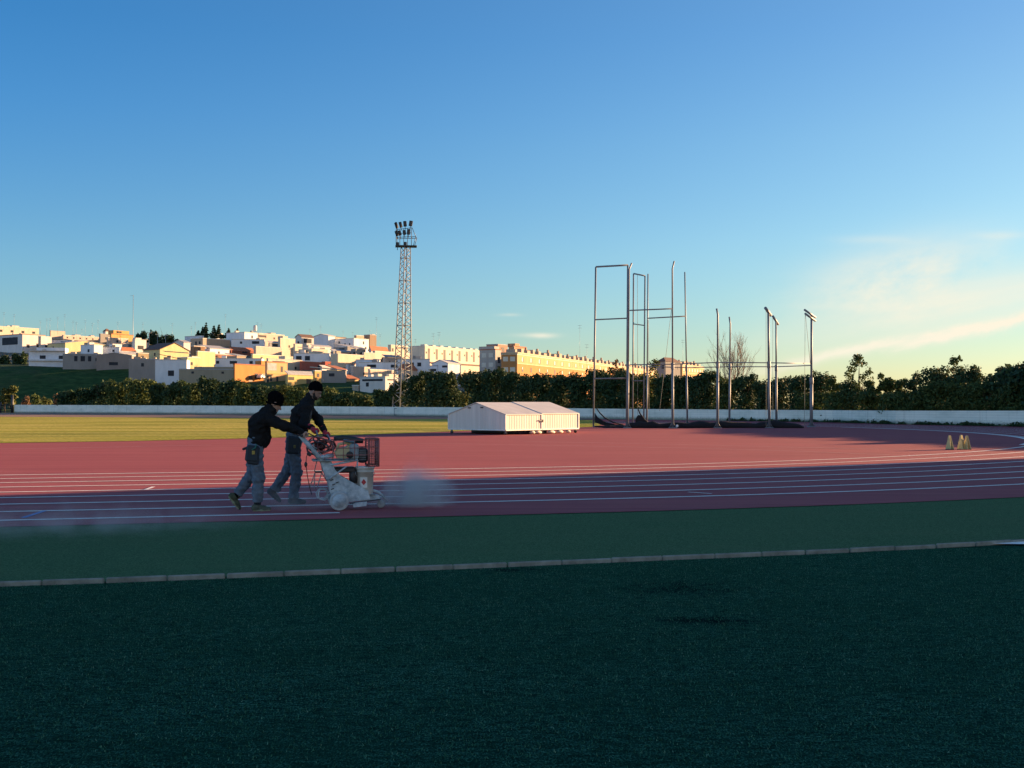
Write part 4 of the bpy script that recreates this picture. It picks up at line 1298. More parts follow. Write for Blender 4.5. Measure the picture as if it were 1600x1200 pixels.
L = 'dark rounded tree behind the white wall, '
for t in [
    # left run, in front of the grass bank
    (8, 603, 26, 'sunlit round tree beside the gate at the far left of the wall', 'olive', 9, 1.0, 'open'),
    (60, 613, 20, 'small dark shrub with a lit top near the left end of the wall', 'mid', 5, .6, 'bush'),
    (73, 618, 16, 'narrow lit shrub left of the pale pink bush', 'olive', 5, .5, 'bush'),
    (41, 617, 16, 'dry brown bush right beside the gate post', 'russet', 5, .5, 'bush'),
    (92, 614, 17, 'dry pinkish bush between green shrubs near the left wall end', 'russet', 5, .5, 'bush'),
    (115, 609, 34, 'low dark tree at the left end of the hedge, next to the pink bush', 'dark', 6, 1, 'hedge'),
    (139, 602, 34, 'dark hedge tree below the left part of the concrete shell house', 'dark', 6, 1, 'hedge'),
    (163, 595, 36, 'dark hedge tree below the concrete shell house', 'dark', 7, 1, 'hedge'),
    (190, 591, 38, 'domed tree with a lit top below the brown block house', 'mid', 6, 1, 'hedge'),
    (222, 588, 40, 'tallest domed tree on the left hedge below the grey wall house', 'mid', 6, 1, 'hedge'),
    (252, 598, 34, 'lower dark tree under the bank end beside the shaded white house', 'dark', 6, 1, 'hedge'),
    (276, 593, 36, 'dark hedge tree below the shaded white house', 'dark', 6, 1, 'hedge'),
    (304, 595, 36, 'green topped tree below the low yellow stepped house', 'mid', 6, 1, 'hedge'),
    (332, 588, 38, 'broad dark tree below the long beige wall', 'dark', 6, 1, 'hedge'),
    (358, 590, 36, 'dark tree below the salmon outhouse', 'dark', 6, 1, 'hedge'),
    (384, 597, 34, 'tree below the bright orange house', 'mid', 6, 1, 'hedge'),
    (410, 600, 34, 'tree just above the head of the nearer worker', 'dark', 6, 1, 'hedge'),
    (440, 598, 36, 'yellow green tree in the gap between the two workers', 'olive', 5, 1, 'hedge'),
    (468, 602, 34, 'tree left of the far worker', 'mid', 6, 1, 'hedge'),
    (516, 603, 34, 'tree just right of the far worker, below the garden trees', 'mid', 6, 1, 'hedge'),
    (541, 611, 32, 'low dark tree below the little cottage', 'dark', 6, 1, 'hedge'),
    (566, 613, 30, 'lowest tree at the right end of the left hedge run', 'mid', 5, 1, 'hedge'),
    # dense run from the mast to the cage
    (602, 606, 30, 'dark tree left of the mast foot where the tall hedge begins', 'dark', 7, 1, 'hedge'),
    (622, 592, 32, 'dark tree directly behind the mast lattice', 'dark', 8, 1, 'hedge'),
    (652, 579, 38, 'tall dark tree right beside the mast', 'dark', 6, 1.2, 'hedge'),
    (680, 576, 40, 'dark tree below the arched shed', 'dark', 6, 1.2, 'hedge'),
    (704, 577, 36, 'dark tree below the right part of the white flats', 'dark', 6, 1.1, 'hedge'),
    (727, 579, 26, 'thin tree with bare brown gaps left of the shaded gable block', 'olive', 6, .6, 'open'),
    (748, 575, 38, 'dark tree below the shaded gable block', 'dark', 6, 1.2, 'hedge'),
    (773, 572, 40, 'dark tree over the left slope of the white mat cover', 'dark', 6, 1.2, 'hedge'),
    (800, 575, 38, 'dark tree below the corner of the long yellow flats', 'dark', 6, 1.2, 'hedge'),
    (826, 580, 38, 'dark tree over the middle of the white mat cover', 'dark', 6, 1.2, 'hedge'),
    (852, 581, 38, 'dark tree over the right half of the mat cover', 'dark', 6, 1.2, 'hedge'),
    (878, 580, 38, 'dark tree over the right end of the mat cover', 'dark', 6, 1.2, 'hedge'),
    (905, 578, 38, 'dark tree between the mat cover and the cage gate', 'dark', 6, 1.2, 'hedge'),
    (932, 574, 38, 'dark tree behind the left post of the cage gate', 'dark', 6, 1.2, 'hedge'),
    (958, 578, 36, 'dark tree seen through the tall cage gate frame', 'dark', 6, 1.1, 'hedge'),
    (985, 580, 36, 'dark tree behind the cluster of tall cage posts', 'dark', 6, 1.1, 'hedge'),
    (1010, 582, 36, 'green topped tree seen through the narrow cage gate', 'mid', 6, 1.1, 'hedge'),
    (1036, 584, 36, 'dark tree behind the slanting cage rope', 'dark', 6, 1.1, 'hedge'),
    (1062, 585, 34, 'dark tree between the two right tall cage posts', 'dark', 6, 1, 'hedge'),
    (1086, 582, 32, 'dark tree below the far yellow flats', 'dark', 6, 1, 'hedge'),
    (1108, 575, 36, 'dark tree with a high dome left of the bare tree', 'dark', 5, 1, 'hedge'),
    (1133, 586, 32, 'green tree at the foot of the bare tree', 'mid', 4, .9, 'hedge'),
    (1165, 578, 38, 'dark tree right of the bare tree', 'dark', 5, 1, 'hedge'),
    (1192, 592, 28, 'low tree in the dip left of the post with a single arm', 'dark', 5, .8, 'hedge'),
    (1219, 586, 34, 'tree right behind the pair of arm posts', 'dark', 5, .8, 'hedge'),
    (1245, 587, 34, 'tree between the arm posts and the double arm post', 'dark', 5, .8, 'hedge'),
    (1272, 578, 38, 'domed tree behind the post with the double arm', 'dark', 5, .85, 'hedge'),
    (1302, 586, 32, 'lower gappy tree right of the double arm post', 'mid', 5, .8, 'open'),
    (1340, 553, 52, 'tall twiggy tree standing above the hedge right of the cage', 'mid', 6, 1.0, 'twiggy'),
    (1332, 592, 34, 'dense shrub tree at the foot of the tall twiggy one', 'dark', 4, .8, 'hedge'),
    (1362, 592, 32, 'dense shrub tree right below the tall twiggy one', 'mid', 4, .8, 'open'),
    (1384, 579, 34, 'rounded gappy tree right of the tall twiggy one', 'mid', 5, .9, 'open'),
    (1408, 588, 28, 'low tree in the notch with the sky showing through', 'mid', 5, .7, 'open'),
    (1428, 574, 40, 'clumped tree with open stems over the traffic of gaps', 'dark', 5, .9, 'open'),
    (1458, 569, 42, 'flat topped tree left of the second twiggy tree', 'dark', 5, 1.1, 'hedge'),
    (1490, 556, 40, 'twiggy pale tree top rising behind the right hedge', 'mid', 10, .9, 'twiggy'),
    (1484, 580, 40, 'dense tree in front of the pale twiggy top', 'dark', 5, 1, 'hedge'),
    (1516, 566, 46, 'broad dark crown right of the pale twiggy top', 'dark', 5, 1.2, 'hedge'),
    (1520, 592, 42, 'leafy undergrowth tree below the broad dark crown', 'mid', 4, .9, 'hedge'),
    (1552, 572, 34, 'narrow dark tree above the lane blockers', 'dark', 5, .9, 'open'),
    (1572, 563, 44, 'tall bushy crown near the right edge', 'dark', 5, 1.1, 'open'),
    (1568, 592, 44, 'leafy undergrowth tree below the tall bushy crown', 'mid', 4, .9, 'hedge'),
    (1602, 564, 44, 'dark crown cut by the right edge', 'dark', 5, 1.1, 'hedge'),
]:
    tree(t[0], t[1], t[2], t[3], t[4], t[5], t[6], style=t[7])
TREEFIX = {'clumped tree with open stems over the traffic of gaps': 'clumped tree with open stems right of the sky notch'}
for o in col.objects:
    if o.get('label') in TREEFIX:
        o['label'] = TREEFIX[o['label']]

# fill trees of the right run, low undergrowth
for (px, yt, lab) in ((1465, 593, 'tall leafy shrub below the flat topped tree, nearer the cage'), (1500, 592, 'tall leafy shrub on the wall left of the lane blockers'), (1535, 593, 'tall leafy shrub on the wall above the lane blockers'), (1585, 596, 'low leafy shrub on the wall next to the right edge'), (1365, 606, 'low leafy shrub below the tall twiggy tree'), (1270, 608, 'low leafy shrub behind the double arm post'), (1310, 606, 'low leafy shrub on the wall right of the double arm post'), (1400, 608, 'low leafy shrub on the wall below the sky notch'), (1440, 604, 'low leafy shrub below the clumped open tree')):
    tree(px, yt, 46, lab, 'mid', 3.0, .9, style='hedge', group='shrubs behind the white wall', name='shrub', cat='shrub')

# loose trees rising before the yellow flats
tree(960, 562, 20, 'loose tree crown against the yellow flats inside the gate frame', 'russet', 12, .5, style='twiggy')
tree(1022, 560, 40, 'sparse brownish tree against the end of the yellow flats', 'olive', 12, .6, style='twiggy')
tree(964, 572, 30, 'dark loose tree hiding the yellow flats behind the tall posts', 'dark', 14, .6, style='open')

# bare tree
Zb = wall_depth(1140) + 12
base = P(1140, 640, Zb); base.z = 0
th = thing('bare_tree', 'leafless tree with fine upright branches behind the middle cage posts', 'tree', base)
m2 = MB(); m3 = MB()
g = random.Random(5)
Hb = P(1140, 521, Zb).z


def branch(p, d, L, r, depth):
    if r < .006 or depth > 5:
        return
    pts_, rr = [p], [r]
    for k in range(3):
        d = (d + Vector((g.uniform(-.16, .16), g.uniform(-.16, .16), .10))).normalized()
        pts_.append(pts_[-1] + d * L / 3)
        rr.append(r * (1 - .2 * (k + 1)))
    (m2 if depth < 2 else m3).path(pts_, rr, n=5 if depth < 3 else 4, cap=False)
    nb = 4 if depth < 3 else 3 if depth < 5 else 2
    for k in range(nb + (1 if depth == 0 else 0)):
        a = g.uniform(0, 6.28)
        s = Vector((math.cos(a), math.sin(a), 0)) * g.uniform(.25, .58)
        at = pts_[-1] if k == 0 else pts_[g.choice((1, 2, 3))]
        branch(at, (d + s).normalized(), L * g.uniform(.66, .84), r * .55, depth + 1)


branch(Vector((0, 0, -.3)), Vector((0, 0, 1)), Hb * .34, .17, 0)
m2.build('trunk', M_BARK, th, fix=False)
M_TWIG = mat('twig', (.20, .15, .11), .9, var=.2)
m3.build('crown', M_TWIG, th, fix=False)

# trees up in the town
for (px, yt, yb, w, st, k, lab) in ((318, 511, 532, 11, 'spire', 'pine', 'shortest dark spire tree on the crest left of the tall leaning one'), (309, 517, 532, 8, 'spire', 'pine', 'small dark spire top beside the pale grey crest house'),
                               (321, 505, 531, 12, 'spire', 'pine', 'tall leaning dark spire tree on the crest'), (334, 510, 531, 13, 'spire', 'pine', 'dark spire tree right of the leaning one'),
                               (345, 508, 532, 12, 'spire', 'pine', 'twin topped dark spire tree right of centre on the crest'), (355, 514, 530, 9, 'spire', 'pine', 'small dark spire tree by the tall crest aerial'), (372, 514, 530, 6, 'spire', 'pine', 'thin dark tip on the tall shaded house'),
                               (221, 513, 541, 20, 'bush', 'pine', 'dark round crest tree right of the very tall pole'), (242, 514, 541, 16, 'bush', 'pine', 'second dark round tree on the crest'), (233, 516, 541, 8, 'spire', 'pine', 'slim tree between the two round crest trees'),
                               (258, 521, 545, 36, 'bush', 'pine', 'wide low dark mound of trees above the brown tiled gable'), (272, 528, 546, 18, 'bush', 'pine', 'dark tree at the right foot of the mound'),
                               (510, 581, 598, 18, 'bush', 'mid', 'green garden tree left of the little cottage'), (527, 586, 598, 13, 'bush', 'dark', 'dark garden bush between the garden tree and the cottage'), (567, 588, 600, 16, 'bush', 'dark', 'dark garden bush right of the little cottage'),
                               (600, 556, 570, 18, 'bush', 'mid', 'garden tree on the slope left of the mast'), (8, 548, 572, 20, 'bush', 'dark', 'dark shrub on the bank below the terrace house, leftmost'), (24, 550, 574, 14, 'bush', 'dark', 'dark shrub on the bank below the terrace house corner'),
                               (39, 549, 574, 15, 'bush', 'dark', 'dark shrub beside the left end of the balcony house'), (199, 564, 580, 9, 'bush', 'dark', 'dark bush against the brown block house')):
    Zt = 500 if yb < 548 else 330 if yb > 590 else 400
    tree(px, yt, w, lab, k, 0, .55, style=st, group='trees in the town', Z=Zt, yb=yb + 2, leaf=.0011 * Zt, name='spire_tree' if st == 'spire' else 'tree')

# more of the hedge, on round the bend outside the frame on the right
for k, hh in enumerate((5.0, 5.2, 5.3, 5.4, 5.5, 5.6, 5.5, 5.4, 5.3, 5.2, 5.1, 5.0, 4.8, 4.6, 4.4, 4.2)):
    a = math.atan2(wall_pts[9].y - CEN.y, wall_pts[9].x - CEN.x) + .075 - k * .042
    p = CEN + Vector((math.cos(a), math.sin(a), 0)) * 53.5
    pxx = 800 + F * p.x / p.y
    tree(pxx, HZ - (hh - CAMH) / p.y * F, 5.2 / p.y * F, 'dark hedge tree behind the white wall beyond the right edge', 'dark', Z=p.y, zb=0, leaf=.2, style='hedge', seed=900 + k)
# ------------------------------------------------------------------ stadium furniture
def _wallm(nt, v):
    sx = nt.nodes.new('ShaderNodeSeparateXYZ')
    nt.links.new(v, sx.inputs[0])
    a = noise_node(nt, map_node(nt, v, scale=(.35, .35, 1.2)), 1.0, 6, .65)
    strk = noise_node(nt, map_node(nt, v, scale=(3, 3, .15)), 1.0, 5, .7)
    fine = noise_node(nt, v, 8, 4, .7)
    c = ramp_node(nt, a, [(.3, (.60, .64, .56)), (.55, (.78, .79, .70)), (.8, (.83, .83, .74))])
    # block courses every 0.2 m
    z = math_node(nt, 'FRACT', math_node(nt, 'MULTIPLY', sx.outputs[2], 5.0))
    ln = math_node(nt, 'LESS_THAN', z, .10)
    c = mix_node(nt, math_node(nt, 'MULTIPLY', ln, .35), c, (.26, .29, .28))
    s = ramp_node(nt, strk, [(.56, (0, 0, 0)), (.72, (1, 1, 1))])
    c = mix_node(nt, math_node(nt, 'MULTIPLY', s, .45), c, (.24, .26, .23))
    low = math_node(nt, 'MULTIPLY_ADD', math_node(nt, 'ADD', sx.outputs[2], math_node(nt, 'MULTIPLY', fine, -.5)), -3.2, .45, clamp=True)
    c = mix_node(nt, math_node(nt, 'MULTIPLY', low, .8), c, (.07, .10, .06))
    return c, fine, (.3, .02)


M_WALL = surf('whitewashed_blocks', _wallm, .95, .1)
o0 = wall_pts[1]
th = thing('perimeter_wall', 'long low whitewashed block wall round the far side of the track', 'wall', (o0.x, o0.y, 0))
mb = MB()
cp = MB()
pv = []
for i in range(1, len(wall_pts)):
    p = wall_pts[i]
    a = wall_pts[max(1, i - 1)]; b = wall_pts[min(len(wall_pts) - 1, i + 1)]
    d = (b - a).normalized(); nrm = Vector((-d.y, d.x, 0))
    if nrm.y < 0:
        nrm = -nrm
    if i > 9:
        nrm = (p - CEN).normalized()
    pv.append((p - o0, nrm, wall_h[i]))
for (p, n_, h), (p2, n2_, h2) in zip(pv[:-1], pv[1:]):
    seg = [p + Vector((0, 0, -.1)), p2 + Vector((0, 0, -.1)), p2 + n2_ * .2 + Vector((0, 0, -.1)), p + n_ * .2 + Vector((0, 0, -.1))]
    top = [p + Vector((0, 0, h)), p2 + Vector((0, 0, h2)), p2 + n2_ * .2 + Vector((0, 0, h2)), p + n_ * .2 + Vector((0, 0, h))]
    mb.add(seg + top, [(0, 1, 5, 4), (1, 2, 6, 5), (2, 3, 7, 6), (3, 0, 4, 7), (4, 5, 6, 7), (0, 3, 2, 1)])
mb.build('panel', M_WALL, th)
# small gate frame leaning on the wall
gx = wall_depth(619)
th = thing('gate_frame', 'small dark metal gate frame against the white wall under the mast', 'gate', P(620, 652, gx - .12))
w, h = 8 / F * gx, 10 / F * gx
M_DKMET = mat('dark_metal', (.045, .05, .055), .5, metal=.5)
m2 = MB()
z0 = .35
for (a, b) in (((-w / 2, 0, z0), (-w / 2, 0, z0 + h)), ((w / 2, 0, z0 - .1), (w / 2, 0, z0 + h)), ((-w / 2, 0, z0 + h), (w / 2, 0, z0 + h)), ((-w / 2, 0, z0), (w / 2, 0, z0))):
    m2.tube(a, b, .07 if a[0] > 0 and b[0] > 0 else .035, n=6)
m2.build('frame', M_DKMET, th)

# weeds along the foot of the wall on the right
g = np.random.default_rng(3)
Vs, Qs = [], []
lobes = []
for k in range(160):
    t = g.random()
    i = 6 + t * 4.6
    p = wall_pts[int(i)].lerp(wall_pts[int(i) + 1], i - int(i))
    inn = (CEN - p).normalized()
    lobes.append((tuple(p + inn * g.uniform(.1, .5) + Vector((0, 0, .06))), (g.uniform(.1, .5), g.uniform(.1, .5), g.uniform(.05, .26))))
Vv, Q = leaves(lobes, 5200, .10, 11)
Vv[:, 2] = np.abs(Vv[:, 2])
tag(mesh_np('weeds', Vv, Q, LEAF['dark']), kind='stuff')

# fence and gate at the left end
b0 = wall_pts[1]
Zf = b0.y
th = thing('metal_gate', 'dark mesh gate between two posts at the left end of the white wall', 'gate', (b0.x - .4, Zf, 0))
kx = Zf / F
m2 = MB(); m2.tube((0, 0, 0), (0, 0, 28 * kx), .28, n=8); m2.build('post', M_DKMET, th)
m2 = MB(); m2.tube((-18.5 * kx, 0, 0), (-18.5 * kx, 0, 17 * kx), .25, n=8); m2.build('post', M_DKMET, th)
m2 = MB()
m2.tube((-40 * kx, 0, 12.5 * kx), (0, 0, 12.5 * kx), .10, n=6); m2.tube((-40 * kx, 0, .2), (0, 0, .2), .12, n=6)
for k in range(36):
    x = -40 * kx * k / 36
    m2.tube((x, 0, .2), (x, 0, 12.5 * kx), .022, n=4)
m2.build('mesh_panel', M_DKMET, th)

# --- floodlight mast
Zt = wall_depth(622) + 7
base = P(628, 640, Zt); base.z = 0
px_m = Zt / F
th = thing('floodlight_mast', 'tall grey lattice mast with ten floodlights rising behind the white wall', 'floodlight mast', base)
M_GALV = mat('galvanised_steel', (.27, .28, .28), .6, metal=.1, var=.15, scale=2)
HP = P(634, 386, Zt).z
cx_top = (633.5 - 628) * px_m
yaw = R(38)


def legpos(k, z):
    t = z / HP
    half = lerp(1.08, .52, t)
    a = yaw + math.pi / 4 + k * math.pi / 2
    return Vector((math.cos(a) * half * 1.414 + cx_top * t, math.sin(a) * half * 1.414, z))


for k in range(4):
    MB().path([legpos(k, -.2), legpos(k, HP / 2), legpos(k, HP + .2)], [.115, .095, .075], n=6).build('leg', M_GALV, th)
nb = 30
for k in range(4):
    m2 = MB()
    for j in range(nb):
        z0, z1 = HP * j / nb, HP * (j + 1) / nb
        a, b = (k, (k + 1) % 4) if j % 2 == 0 else ((k + 1) % 4, k)
        m2.tube(legpos(a, z0), legpos(b, z1), .05, n=5)
        if j % 4 == 0:
            m2.tube(legpos(k, z0), legpos((k + 1) % 4, z0), .045, n=5)
    m2.build('bracing', M_GALV, th)
c = Vector((cx_top, 0, HP))
m2 = MB(); m2.box(c + Vector((.05, 0, .1)), (3.3, 1.7, .16), rz=.12, bevel=.03); m2.build('platform', M_DKMET, th)
X = lambda px: (px - 628) * px_m
ZZ = lambda py: P(628, py, Zt).z
m2 = MB()
for (a, b) in (((619, 385), (619, 360)), ((625, 385), (625, 360)), ((631, 385), (631, 358)), ((637, 385), (637, 358)), ((643, 385), (643, 357)), ((619, 372), (643, 371)), ((619, 360), (644, 357)), ((644, 357), (650, 371)), ((650, 371), (646, 385)),
               ((619, 366), (643, 365)), ((643, 371), (650, 371))):
    m2.tube((X(a[0]), -.7, ZZ(a[1])), (X(b[0]), -.7, ZZ(b[1])), .045, n=5)
for (x, y) in ((619, 372), (619, 360), (643, 371), (650, 371)):
    m2.tube((X(x), -.7, ZZ(y)), (X(x), .8, ZZ(y)), .045, n=5)
m2.tube((X(619), .8, ZZ(372)), (X(650), .8, ZZ(371)), .045, n=5); m2.tube((X(619), .8, ZZ(385)), (X(619), .8, ZZ(360)), .045, n=5); m2.tube((X(646), .8, ZZ(385)), (X(650), .8, ZZ(371)), .045, n=5)
m2.build('railing', M_DKMET, th)
M_LAMPB = mat('lamp_housing', (.035, .037, .042), .8, spec=.1)
M_LAMPG = mat('lamp_glass', (.06, .065, .07), .7, spec=.1)


def flood(x, y, w, h, tilt, turn):
    c = Vector((X(x), -.75, ZZ(y)))
    sw, sh = w * px_m, h * px_m
    m2 = MB(); m2.box(c, (sw, .28, sh), ry=R(tilt), rz=R(turn), bevel=.05); f = m2.build('floodlight', M_LAMPB, th)
    rot = Matrix.Rotation(R(turn), 3, 'Z') @ Matrix.Rotation(R(tilt), 3, 'Y')
    m3 = MB(); m3.box(c + rot @ Vector((0, -.15, 0)), (sw * .78, .03, sh * .82), ry=R(tilt), rz=R(turn)); m3.build('glass', M_LAMPG, f)
    m3 = MB(); m3.tube(c + rot @ Vector((0, .1, -sh / 2)), c + rot @ Vector((0, .1, -sh / 2 - .45)), .05, n=5); m3.build('bracket', M_LAMPB, f)


for (x, y, w, h, t, tr) in ((619.5, 353.5, 4.6, 10, -32, 62), (626, 352.5, 4.2, 9, -18, 42), (633, 351.0, 5.0, 8.6, -5, 15), (642, 350.5, 5.4, 8.6, 10, -8),
                            (620, 366, 4.6, 8.6, -28, 55), (624.8, 365.3, 4.4, 8, -16, 30), (632, 364.4, 4.8, 7.4, -8, 12), (638.7, 363.5, 5.0, 8.6, 3, -5),
                            (621.5, 383.5, 4.6, 7.6, 0, 20), (633.3, 383.0, 5.0, 7.6, 0, -5)):
    flood(x, y, w, h, t, tr)

# --- rolling covers of the high jump mat
M_SHEET = mat('white_sheet_metal', (.62, .58, .53), .7, metal=.0, var=.10, scale=2.5, stretch=(2, 2, .1), spec=.2)
M_ROOFS_ = mat('pale_sheet_roof', (.50, .48, .46), .55, var=.1, scale=1.2)
C0 = G(790, 679.8)
AR = R(47)
ar, al = Vector((math.cos(AR), math.sin(AR), 0)), Vector((-math.sin(AR), math.cos(AR), 0))


def solve(px, d):
    u = (px - 800) / F
    return (C0.y * u - C0.x) / (d.x - d.y * u)


LB = solve(701.2, al)
LT = solve(903.8, ar)
LM = solve(846.5, ar)
zbot = .25
zeave = P(789.2, 647.8, C0.y).z
zridge = 1.63


def cq(s, t, z):
    return ar * s + al * t + Vector((0, 0, z))


def corrug(mb, p0, p1, n_out, z0, z1a, z1b, pitch=.19, amp=.006, gable=None):
    L_ = (p1 - p0).length
    d = (p1 - p0).normalized()
    s, xs_ = 0, []
    k = 0
    while s < L_:
        for f, o in ((0, 0), (.35, 0), (.5, 1), (.85, 1)):
            if s + f * pitch < L_:
                xs_.append((s + f * pitch, o * amp))
        s += pitch
    xs_.append((L_, 0))
    vs, fs = [], []
    for (x, o) in xs_:
        q = p0 + d * x + n_out * o
        zt = gable(x / L_) if gable else lerp(z1a, z1b, x / L_)
        vs += [(q.x, q.y, z0), (q.x, q.y, zt)]
    for i in range(len(xs_) - 1):
        fs.append((2 * i, 2 * i + 2, 2 * i + 3, 2 * i + 1))
    mb.add(vs, fs)


def cover(s0, s1, label, raise_):
    th = thing('mat_cover', label, 'mat cover', C0, 'rolling covers of the jumping mat')
    ze, zr = zeave + raise_, zridge + raise_
    m2 = MB()
    corrug(m2, cq(s0, 0, 0), cq(s1, 0, 0), -al, zbot, ze, ze)
    m2.build('side_panel', M_SHEET, th, fix=False)
    m2 = MB()
    corrug(m2, cq(s1, LB, 0), cq(s0, LB, 0), al, zbot, ze, ze)
    m2.build('side_panel', M_SHEET, th, fix=False)
    m2 = MB()
    gb = lambda f: lerp(ze, zr, 1 - abs(2 * f - 1))
    s_end = s0 if raise_ == 0 else s1
    corrug(m2, cq(s_end, LB, 0), cq(s_end, 0, 0), -ar if raise_ == 0 else ar, zbot, 0, 0, gable=gb)
    m2.build('gable_panel', M_SHEET, th, fix=False)
    m2 = MB()
    for t0 in (0.0, LB):
        sg = -1 if t0 == 0 else 1
        e = .06
        a = cq(0, t0 + sg * e, ze - .02); b = cq(0, LB / 2, zr + .02)
        m2.prism([a + ar * (s0 - .05), b + ar * (s0 - .05), b + ar * (s0 - .05) + Vector((0, 0, .035)), a + ar * (s0 - .05) + Vector((0, 0, .035))], ar * (s1 - s0 + (.05 if raise_ else .03)))
    m2.build('roof', M_ROOFS_, th)
    m2 = MB()   # trim along edges
    for (s, t) in ((s0, 0), (s0, LB), (s1, 0), (s1, LB)):
        m2.box(cq(s, t, (zbot + ze) / 2), (.07, .07, ze - zbot - .01), rz=AR)
    m2.box(cq((s0 + s1) / 2, -.015, zbot - .005), (s1 - s0, .06, .06), rz=AR)
    m2.box(cq((s0 + s1) / 2, LB + .015, zbot - .005), (s1 - s0, .06, .06), rz=AR)
    m2.box(cq(s_end, LB / 2, zbot - .005), (.06, LB, .06), rz=AR)
    m2.build('frame', mat('white_frame', (.66, .65, .62), .5), th)
    for (s, t) in ((s0 + .12, .12), (s1 - .12, .12), (s0 + .12, LB - .12), (s1 - .12, LB - .12)):
        w_ = MB(); w_.lathe([(.02, -.03), (.085, -.03), (.085, .03), (.02, .03)], c=cq(s, t, .088), axis='Y', n=14); wo = w_.build('wheel', M_DKMET, th)
        f_ = MB(); f_.box(cq(s, t, .18), (.05, .09, .16), rz=AR); f_.build('fork', M_GALV, wo)
    if raise_ == 0:
        h_ = MB(); h_.box(cq(s1 - .1, -.05, .72), (.30, .04, .05), rz=AR); h_.box(cq(s1 + .05, -.06, .70), (.08, .05, .14), rz=AR); h_.build('latch', M_DKMET, th)
        for f in (.40, .62):
            v_ = MB(); v_.box(cq(s0 - .03, LB * f, lerp(ze, zr, 1 - abs(2 * f - 1)) - .10), (.04, .18, .06), rz=AR); v_.build('vent', M_DKMET, th)
    return th


cover(0, LM - .02, 'white corrugated rolling mat cover whose shaded gable end faces the workers', 0)
cover(LM + .02, LT, 'white corrugated rolling mat cover half nearer the throwing cage', .03)
th = thing('landing_mat', 'dark blue jumping mat showing under the white rolling covers', 'mat', C0)
M_NAVY = mat('navy_vinyl', (.012, .018, .05), .6)
for k in range(2):
    m2 = MB(); m2.box(cq(.5 + LM * .5 + k * (LM * .42), LB / 2, .17), (LM * .40, LB * .84, .30), rz=AR, bevel=.04); m2.build('cushion', M_NAVY, th)
M_PALEBLK = mat('pale_plastic', (.55, .50, .42), .6)
for (f, sz, lab) in ((.36, .22, 'pale block under the left rolling cover, nearest its wheel'), (.44, .3, 'pale rolled mat scrap under the left cover'), (.62, .34, 'pale bundle lying below the right cover, first from the gap'), (.74, .3, 'pale bundle lying below the middle of the right cover'), (.86, .2, 'pale bundle near the far wheel of the right cover')):
    p = C0 + cq(LT * f, .05, 0)
    m2 = MB(); m2.path([(-sz * .8, 0, .09), (-sz * .2, .03, .12), (sz * .3, -.02, .10), (sz * .8, .02, .08)], [.05, .09, .085, .05], n=9)
    o = m2.build('bundle', M_PALEBLK); o.location = p; o.rotation_euler = (0, 0, AR)
    tag(o, lab, 'bundle', 'bundles under the mat covers')

# --- throwing cage
ZF, ZR = 70.7, 77.3
ZG = 72.6
c0 = P(1100, 640, 74); c0.z = 0
th = thing('throwing_cage', 'tall hammer throwing cage of bare steel posts with its nets lowered', 'throwing cage', c0)
M_POST = mat('cage_steel', (.17, .18, .20), .55, metal=.15, var=.2, scale=1.5)


def cpt(px, py, Z):
    return P(px, py, Z) - c0


def cpost(pxb, Z, pix, rlow, rup, split=None):
    rlow, rup = rlow * .85, rup * .85
    """post from the ground through the listed picture points"""
    m2 = MB()
    b = cpt(pxb, 640, Z); b.z = 0
    top = cpt(pix[0][0], pix[0][1], Z)
    if split:
        t = (cpt(pxb, split, Z).z) / top.z
        mid = b.lerp(top, t)
        m2.path([b, mid], [rlow, rlow], n=10)
        m2.path([mid - Vector((0, 0, .1)), top] + [cpt(q[0], q[1], Z - (q[2] if len(q) > 2 else 0)) for q in pix[1:]], rup, n=10)
        m2.lathe([(rlow * 1.25, -.22), (rlow * 1.3, -.2), (rlow * 1.3, .2), (rlow * 1.25, .22)], c=mid, n=12)
    else:
        m2.path([b, top] + [cpt(q[0], q[1], Z - (q[2] if len(q) > 2 else 0)) for q in pix[1:]], rlow, n=10)
    po = m2.build('post', M_POST, th)
    f = MB(); f.box((b.x, b.y, .03), (.5, .5, .06), bevel=.01)
    for sx_ in (-.2, .2):
        f.tube((b.x + sx_, b.y, .06), (b.x, b.y, .45), .03, n=5)
    f.build('base_plate', M_POST, po)


cpost(980.5, ZF, [(983, 421), (987, 411)], .085, .065, 570)
cpost(1051, ZF, [(1050.5, 420), (1053.5, 408)], .10, .06, 572)
cpost(1121, ZF, [(1121.5, 492), (1119.7, 482)], .10, .07, 570)
cpost(1202, ZF, [(1200.5, 487)], .11, .085, 570)
cpost(1010.5, ZR, [(1012.5, 428)], .08, .055, 575)
cpost(1074, ZR, [(1070, 425)], .08, .055, 575)
cpost(1139.5, ZR, [(1141, 506), (1139.4, 495)], .09, .065, 573)
cpost(1213, ZR, [(1212.5, 502)], .10, .07, 575)
cpost(1267.5, 74.0, [(1268, 492)], .13, .09, 595)


def bar(name, Z1, p, Z2, q, r=.035, m=None):
    MB().tube(cpt(p[0], p[1], Z1), cpt(q[0], q[1], Z2), r, n=7).build(name, m or M_POST, th)


# arms
bar('arm', ZF - .4, (1195.8, 481), ZF + .3, (1204.5, 493), .10)
bar('arm', ZR - .4, (1207.5, 494), ZR + .3, (1216, 507), .085)
bar('arm', 73.5, (1257, 484), 74.2, (1274, 496), .075)
bar('arm', 73.5, (1258, 490), 74.2, (1274, 501.5), .075)
